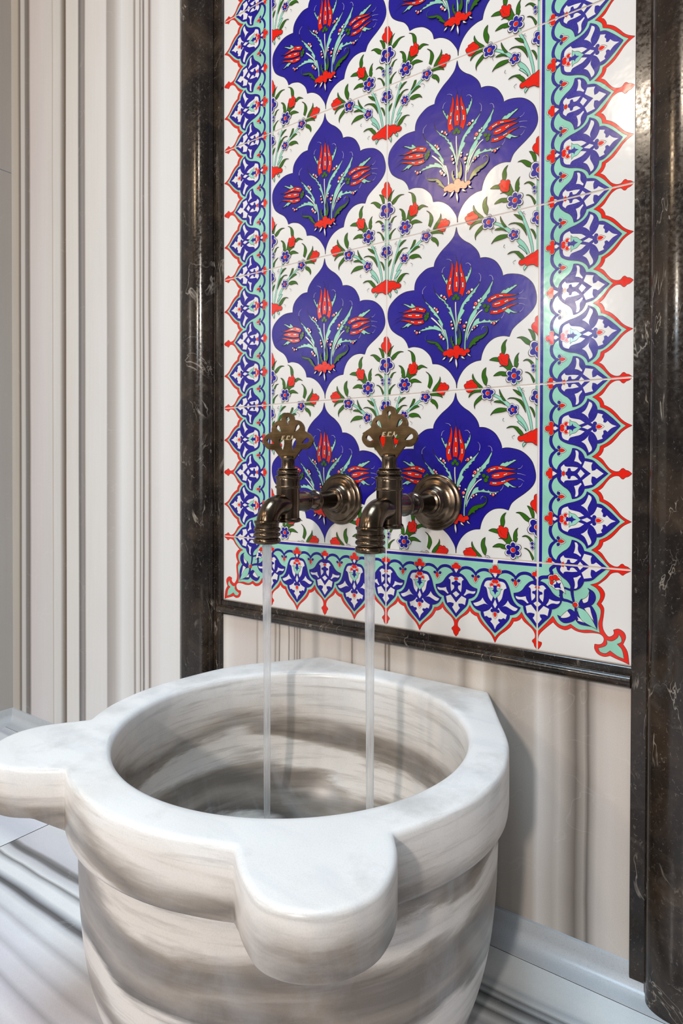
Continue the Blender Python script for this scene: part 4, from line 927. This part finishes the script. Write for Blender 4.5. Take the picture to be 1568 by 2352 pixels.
def make_tap(name, X, rz, label):
    root = empty(name, (X, 0, ZP))
    tagging(root, label, 'tap', 'pair of wall taps above the basin')
    # wall flange (stepped disc)
    pr = [(0, .0), (3.42, .0), (3.48, -.12), (3.46, -.30), (3.34, -.42), (2.98, -.50), (2.92, -.58), (2.86, -.74), (2.7, -.82), (2.4, -.88), (2.0, -1.02), (1.72, -1.32), (1.62, -1.6), (1.56, -1.72), (1.5, -1.78), (1.42, -1.84), (0, -1.84)]
    V, Fa = lathe_y(pr, 64); mesh_obj('wall_flange', V, Fa, brz, root, smooth=True, sharp=40)
    # supply pipe with two beads
    pp = [(1.34, -1.7), (1.38, -1.9), (1.3, -2.1), (1.06, -2.2), (1.06, -2.6), (1.16, -2.75), (1.16, -5.4), (1.22, -5.5), (1.34, -5.62), (1.36, -5.8), (1.3, -5.98), (1.14, -6.1), (1.12, -7.6), (1.2, -7.75), (1.32, -7.85), (1.34, -8.05), (1.26, -8.25), (1.2, -8.6), (1.22, -9.6), (1.1, -10.6), (.4, -10.8)]
    V, Fa = lathe_y(pp, 48); mesh_obj('supply_pipe', V, Fa, brz, root, smooth=True, sharp=40)
    # valve body, vertical
    vb = [(0, -2.5), (1.30, -2.5), (1.52, -2.42), (1.58, -2.25), (1.56, -2.08), (1.40, -1.95), (1.38, -1.4), (1.42, 0), (1.42, 1.6)]
    vb += bead(1.85, 1.44, 1.60, .34)+[(1.44, 2.1), (1.46, 2.6), (1.46, 2.75)]+bead(3.05, 1.44, 1.62, .42)+[(1.22, 3.34)]+bead(3.66, 1.24, 1.42, .5)+[(1.14, 3.95)]+bead(4.08, 1.12, 1.24, .16)+[(.9, 4.18), (0, 4.2)]
    V, Fa = lathe(vb, 48); mesh_obj('valve_body', shift(V, 0, YB), Fa, brz, root, smooth=True, sharp=35)
    # spout: bent tube
    path = []
    rad = 2.25; y0 = YS+rad; z0 = -.35
    path.append((YB+.3, z0, 1.18)); path.append((y0, z0, 1.28))
    for i in range(1, 13):
        a = i/12*PI/2; path.append((y0-rad*math.sin(a), z0-rad*(1-math.cos(a)), 1.30))
    path.append((YS, z0-rad-.2, 1.28))
    V, Fa = [], []; n = 40
    for i, (yy, zz, r) in enumerate(path):
        a = path[max(0, i-1)]; b_ = path[min(len(path)-1, i+1)]
        ty, tz = b_[0]-a[0], b_[1]-a[1]; d = math.hypot(ty, tz); ny, nz = -tz/d, ty/d
        for j in range(n):
            th = 2*PI*j/n; V.append((r*math.cos(th), yy+ny*r*math.sin(th), zz+nz*r*math.sin(th)))
    for i in range(len(path)-1):
        for j in range(n):
            Fa.append((i*n+j, i*n+(j+1) % n, (i+1)*n+(j+1) % n, (i+1)*n+j))
    mesh_obj('spout', V, Fa, brz, root, smooth=True, sharp=50)
    # ribbed outlet
    zt = z0-rad+.55
    oz = [(1.28, zt+.05), (1.5, zt), (1.56, zt-.14), (1.5, zt-.3), (1.42, zt-.36), (1.4, zt-.75)]
    for zc in (zt-1.05, zt-1.65): oz += [(a, b_) for a, b_ in bead(zc, 1.38, 1.60, .48)[::-1]]
    oz += [(1.36, zt-2.0)]+bead(zt-2.38, 1.42, 1.62, .62)[::-1]+[(1.34, zt-2.74), (1.05, zt-2.76), (1.0, zt-2.3), (0, zt-2.2)]
    V, Fa = lathe(oz, 48); mesh_obj('spout_outlet', shift(V, 0, YS), Fa, brz, root, smooth=True, sharp=35)
    # stem
    sm = [(0, 5.75), (.62, 5.74), (.86, 5.6), (.92, 5.42), (.84, 5.28), (.83, 4.6), (.86, 4.3), (.9, 4.1), (0, 4.1)]
    V, Fa = lathe(sm, 40); mesh_obj('stem', shift(V, 0, YB), Fa, brz, root, smooth=True, sharp=35)
    # pierced lobed handle plate
    H = empty('handle', (0, YB, 0), rz); H.parent = root
    bpy.data.objects.remove(H)
    def XZ(px_, py_): return ((px_-735)/168.0*.93, (1340-py_)/168.0*.93*.89+5.28)
    half = [(735,190,0),(800,205,0),(860,250,0),(890,310,0),(900,375,1),(960,380,0),(1040,410,0),(1110,480,0),(1150,570,0),(1152,650,1),(1220,690,0),(1300,740,0),(1360,820,0),(1375,910,0),(1340,1000,0),(1260,1080,0),(1180,1105,0),(1090,1100,1),(1040,1160,0),(980,1240,0),(930,1310,0),(900,1345,1)]
    hp = [(*XZ(x_, y_), c_) for x_, y_, c_ in half]
    full = hp+[(-a[0], a[1], a[2]) for a in hp[::-1] if a[0] > .01]
    OutP = [(a[0], a[1]) for a in smooth_pts(full, True, 6)]
    def drop(cx_, cz_, ang, Ld, Wd):
        P_ = []
        for i in range(20):
            th = 2*PI*i/20
            l_ = math.cos(th); w_ = math.sin(th)*(1+.65*l_)/1.35
            P_.append((cx_+Ld*l_*math.cos(ang)-Wd*w_*math.sin(ang), cz_+Ld*l_*math.sin(ang)+Wd*w_*math.cos(ang)))
        return P_
    holes = []
    for x_, y_, an, l_, w_ in ((735, 410, 90, .56, .32), (968, 590, 52, .54, .32), (502, 590, 128, .54, .32), (1188, 905, 24, .56, .35), (282, 905, 156, .56, .35), (885, 985, 84, .80, .47), (585, 985, 96, .80, .47)):
        a_, b_ = XZ(x_, y_); holes.append(drop(a_, b_, math.radians(an), l_, w_))
    loops = [[Vector((a, b_, 0)) for a, b_ in OutP]]+[[Vector((a, b_, 0)) for a, b_ in h_] for h_ in holes]
    tri = geometry.tessellate_polygon(loops)
    flat = [q for l_ in loops for q in l_]; nv = len(flat); th_ = .17
    ca, sa = math.cos(rz), math.sin(rz)
    def pt(x_, y_, z_): return (x_*ca-y_*sa, YB+x_*sa+y_*ca, z_)
    V = [pt(q.x, -th_, q.y) for q in flat]+[pt(q.x, th_, q.y) for q in flat]
    Fa = []
    for t in tri:
        a, b_, c_ = (flat[i] for i in t)
        ar = (b_.x-a.x)*(c_.y-a.y)-(c_.x-a.x)*(b_.y-a.y)
        t = tuple(t) if ar > 0 else tuple(t)[::-1]
        Fa.append(t); Fa.append(tuple(i+nv for i in t[::-1]))
    o_ = 0
    for l_ in loops:
        m_ = len(l_)
        for i in range(m_): Fa.append((o_+i, o_+(i+1) % m_, o_+(i+1) % m_+nv, o_+i+nv))
        o_ += m_
    ob = mesh_obj('handle', V, Fa, brz_plate, root)
    bm = bmesh.new(); bm.from_mesh(ob.data); bmesh.ops.recalc_face_normals(bm, faces=bm.faces); bm.to_mesh(ob.data); bm.free()
    bv = ob.modifiers.new('edge', 'BEVEL'); bv.width = .035*CM; bv.segments = 2; bv.limit_method = 'ANGLE'; bv.angle_limit = math.radians(50)
    # slanted lettering
    S = [ # polygons in letter units (x right, y up), each glyph 1 high
      [(0,0),(.72,0),(.78,.16),(.40,.16),(.45,.40),(.72,.40),(.76,.56),(.52,.56),(.58,.84),(.92,.84),(.96,1),(.28,1)],
      [(.86,0),(1.0,0),(1.03,.14),(.89,.14)],
      [(1.12,0),(1.80,0),(1.84,.16),(1.52,.16),(1.66,.80),(1.90,.80),(1.90,.68),(2.04,.68),(2.10,1),(1.42,1)],
      [(1.92,0),(2.06,0),(2.09,.14),(1.95,.14)],
      [(2.22,0),(2.38,0),(2.46,.28),(2.66,.28),(2.68,0),(2.84,0),(2.76,1),(2.6,1)],
      [(2.92,0),(3.04,0),(3.06,.12),(2.94,.12)]]
    V, Fa = [], []
    for g in S:
        q = [((x_-1.5)*.62, y_*.50+7.62) for x_, y_ in g]
        tr_ = geometry.tessellate_polygon([[Vector((a, b_, 0)) for a, b_ in q]])
        o_ = len(V); m_ = len(q)
        V += [pt(a, -th_-.012, b_) for a, b_ in q]+[pt(a, -th_+.03, b_) for a, b_ in q]
        for t in tr_:
            a, b_, c_ = (q[i] for i in t); ar = (b_[0]-a[0])*(c_[1]-a[1])-(c_[0]-a[0])*(b_[1]-a[1])
            t = tuple(t) if ar > 0 else tuple(t)[::-1]; Fa.append(tuple(i+o_ for i in t))
        for i in range(m_): Fa.append((o_+i, o_+i+m_, o_+(i+1) % m_+m_, o_+(i+1) % m_))
    le = mesh_obj('lettering', V, Fa, brz_lite, ob); le['label'] = 'pale worn capital letters stamped on the handle'
    return root
make_tap('wall_tap', 22.75, math.radians(9), 'aged bronze wall tap with pierced handle, left one of the pair above the basin')
make_tap('wall_tap', 37.3, 0, 'aged bronze wall tap with pierced handle, right one of the pair above the basin')

# ------------------------------------------------------------------ running water
def water_mat():
    t = NT('silky_running_water'); p = t.pos()
    t.set(Base_Color=(.97, .985, 1, 1), Roughness=.08, IOR=1.2)
    t.b.inputs['Transmission Weight'].default_value = 1.0
    milk = t.n('ShaderNodeBsdfTranslucent'); milk.inputs[0].default_value = (.93, .95, .97, 1)
    dif = t.n('ShaderNodeBsdfDiffuse'); dif.inputs[0].default_value = (.92, .94, .96, 1)
    m1 = t.n('ShaderNodeMixShader'); m1.inputs[0].default_value = .5; t.l(milk.outputs[0], m1.inputs[1]); t.l(dif.outputs[0], m1.inputs[2])
    tr = t.n('ShaderNodeBsdfTransparent')
    m2 = t.n('ShaderNodeMixShader'); m2.inputs[0].default_value = .45; t.l(t.b.outputs[0], m2.inputs[1]); t.l(tr.outputs[0], m2.inputs[2])
    st = t.noise(t.mapv(p, (500, 500, 6)), 1, 3, .6)
    r = t.ramp(st, [(.3, (.16, .16, .16, 1)), (.7, (.52, .52, .52, 1))])
    m3 = t.n('ShaderNodeMixShader'); t.l(r.outputs[0], m3.inputs[0]); t.l(m2.outputs[0], m3.inputs[1]); t.l(m1.outputs[0], m3.inputs[2])
    t.l(m3.outputs[0], t.out.inputs['Surface'])
    return t.m
wm = water_mat()
def stream(X, dx, label, seed):
    z0 = 12.3; z1 = -27.0
    o = empty('tmp', (0, 0, 0)); bpy.data.objects.remove(o)
    V, Fa = [], []; n = 36; m = 60
    for i in range(m+1):
        f_ = i/m; z = z0+(z1-z0)*f_
        r = .62*(1/(1+3.2*f_))**.35+.0
        if f_ > .97: r *= 1+ (f_-.97)*14
        for j in range(n):
            th = 2*PI*j/n
            k = 1+.10*noise.noise(Vector((math.cos(th)*1.6, math.sin(th)*1.6, z*.09+seed)))+.05*math.cos(5*th+z*.05)
            V.append((X+dx*f_+r*k*math.cos(th), YS+r*k*.8*math.sin(th), z))
    for i in range(m):
        for j in range(n): Fa.append((i*n+j, (i+1)*n+j, (i+1)*n+(j+1) % n, i*n+(j+1) % n))
    Fa.append(tuple(range(n))); Fa.append(tuple(m*n+j for j in range(n-1, -1, -1)))
    ob = mesh_obj('water_stream', V, Fa, wm, smooth=True, sharp=60)
    return tagging(ob, label, 'running water', 'streams of water falling into the basin')
stream(22.75, .1, 'thin clear stream of water pouring from the left tap', 2)
stream(37.3, .1, 'thin clear stream of water pouring from the right tap', 13)
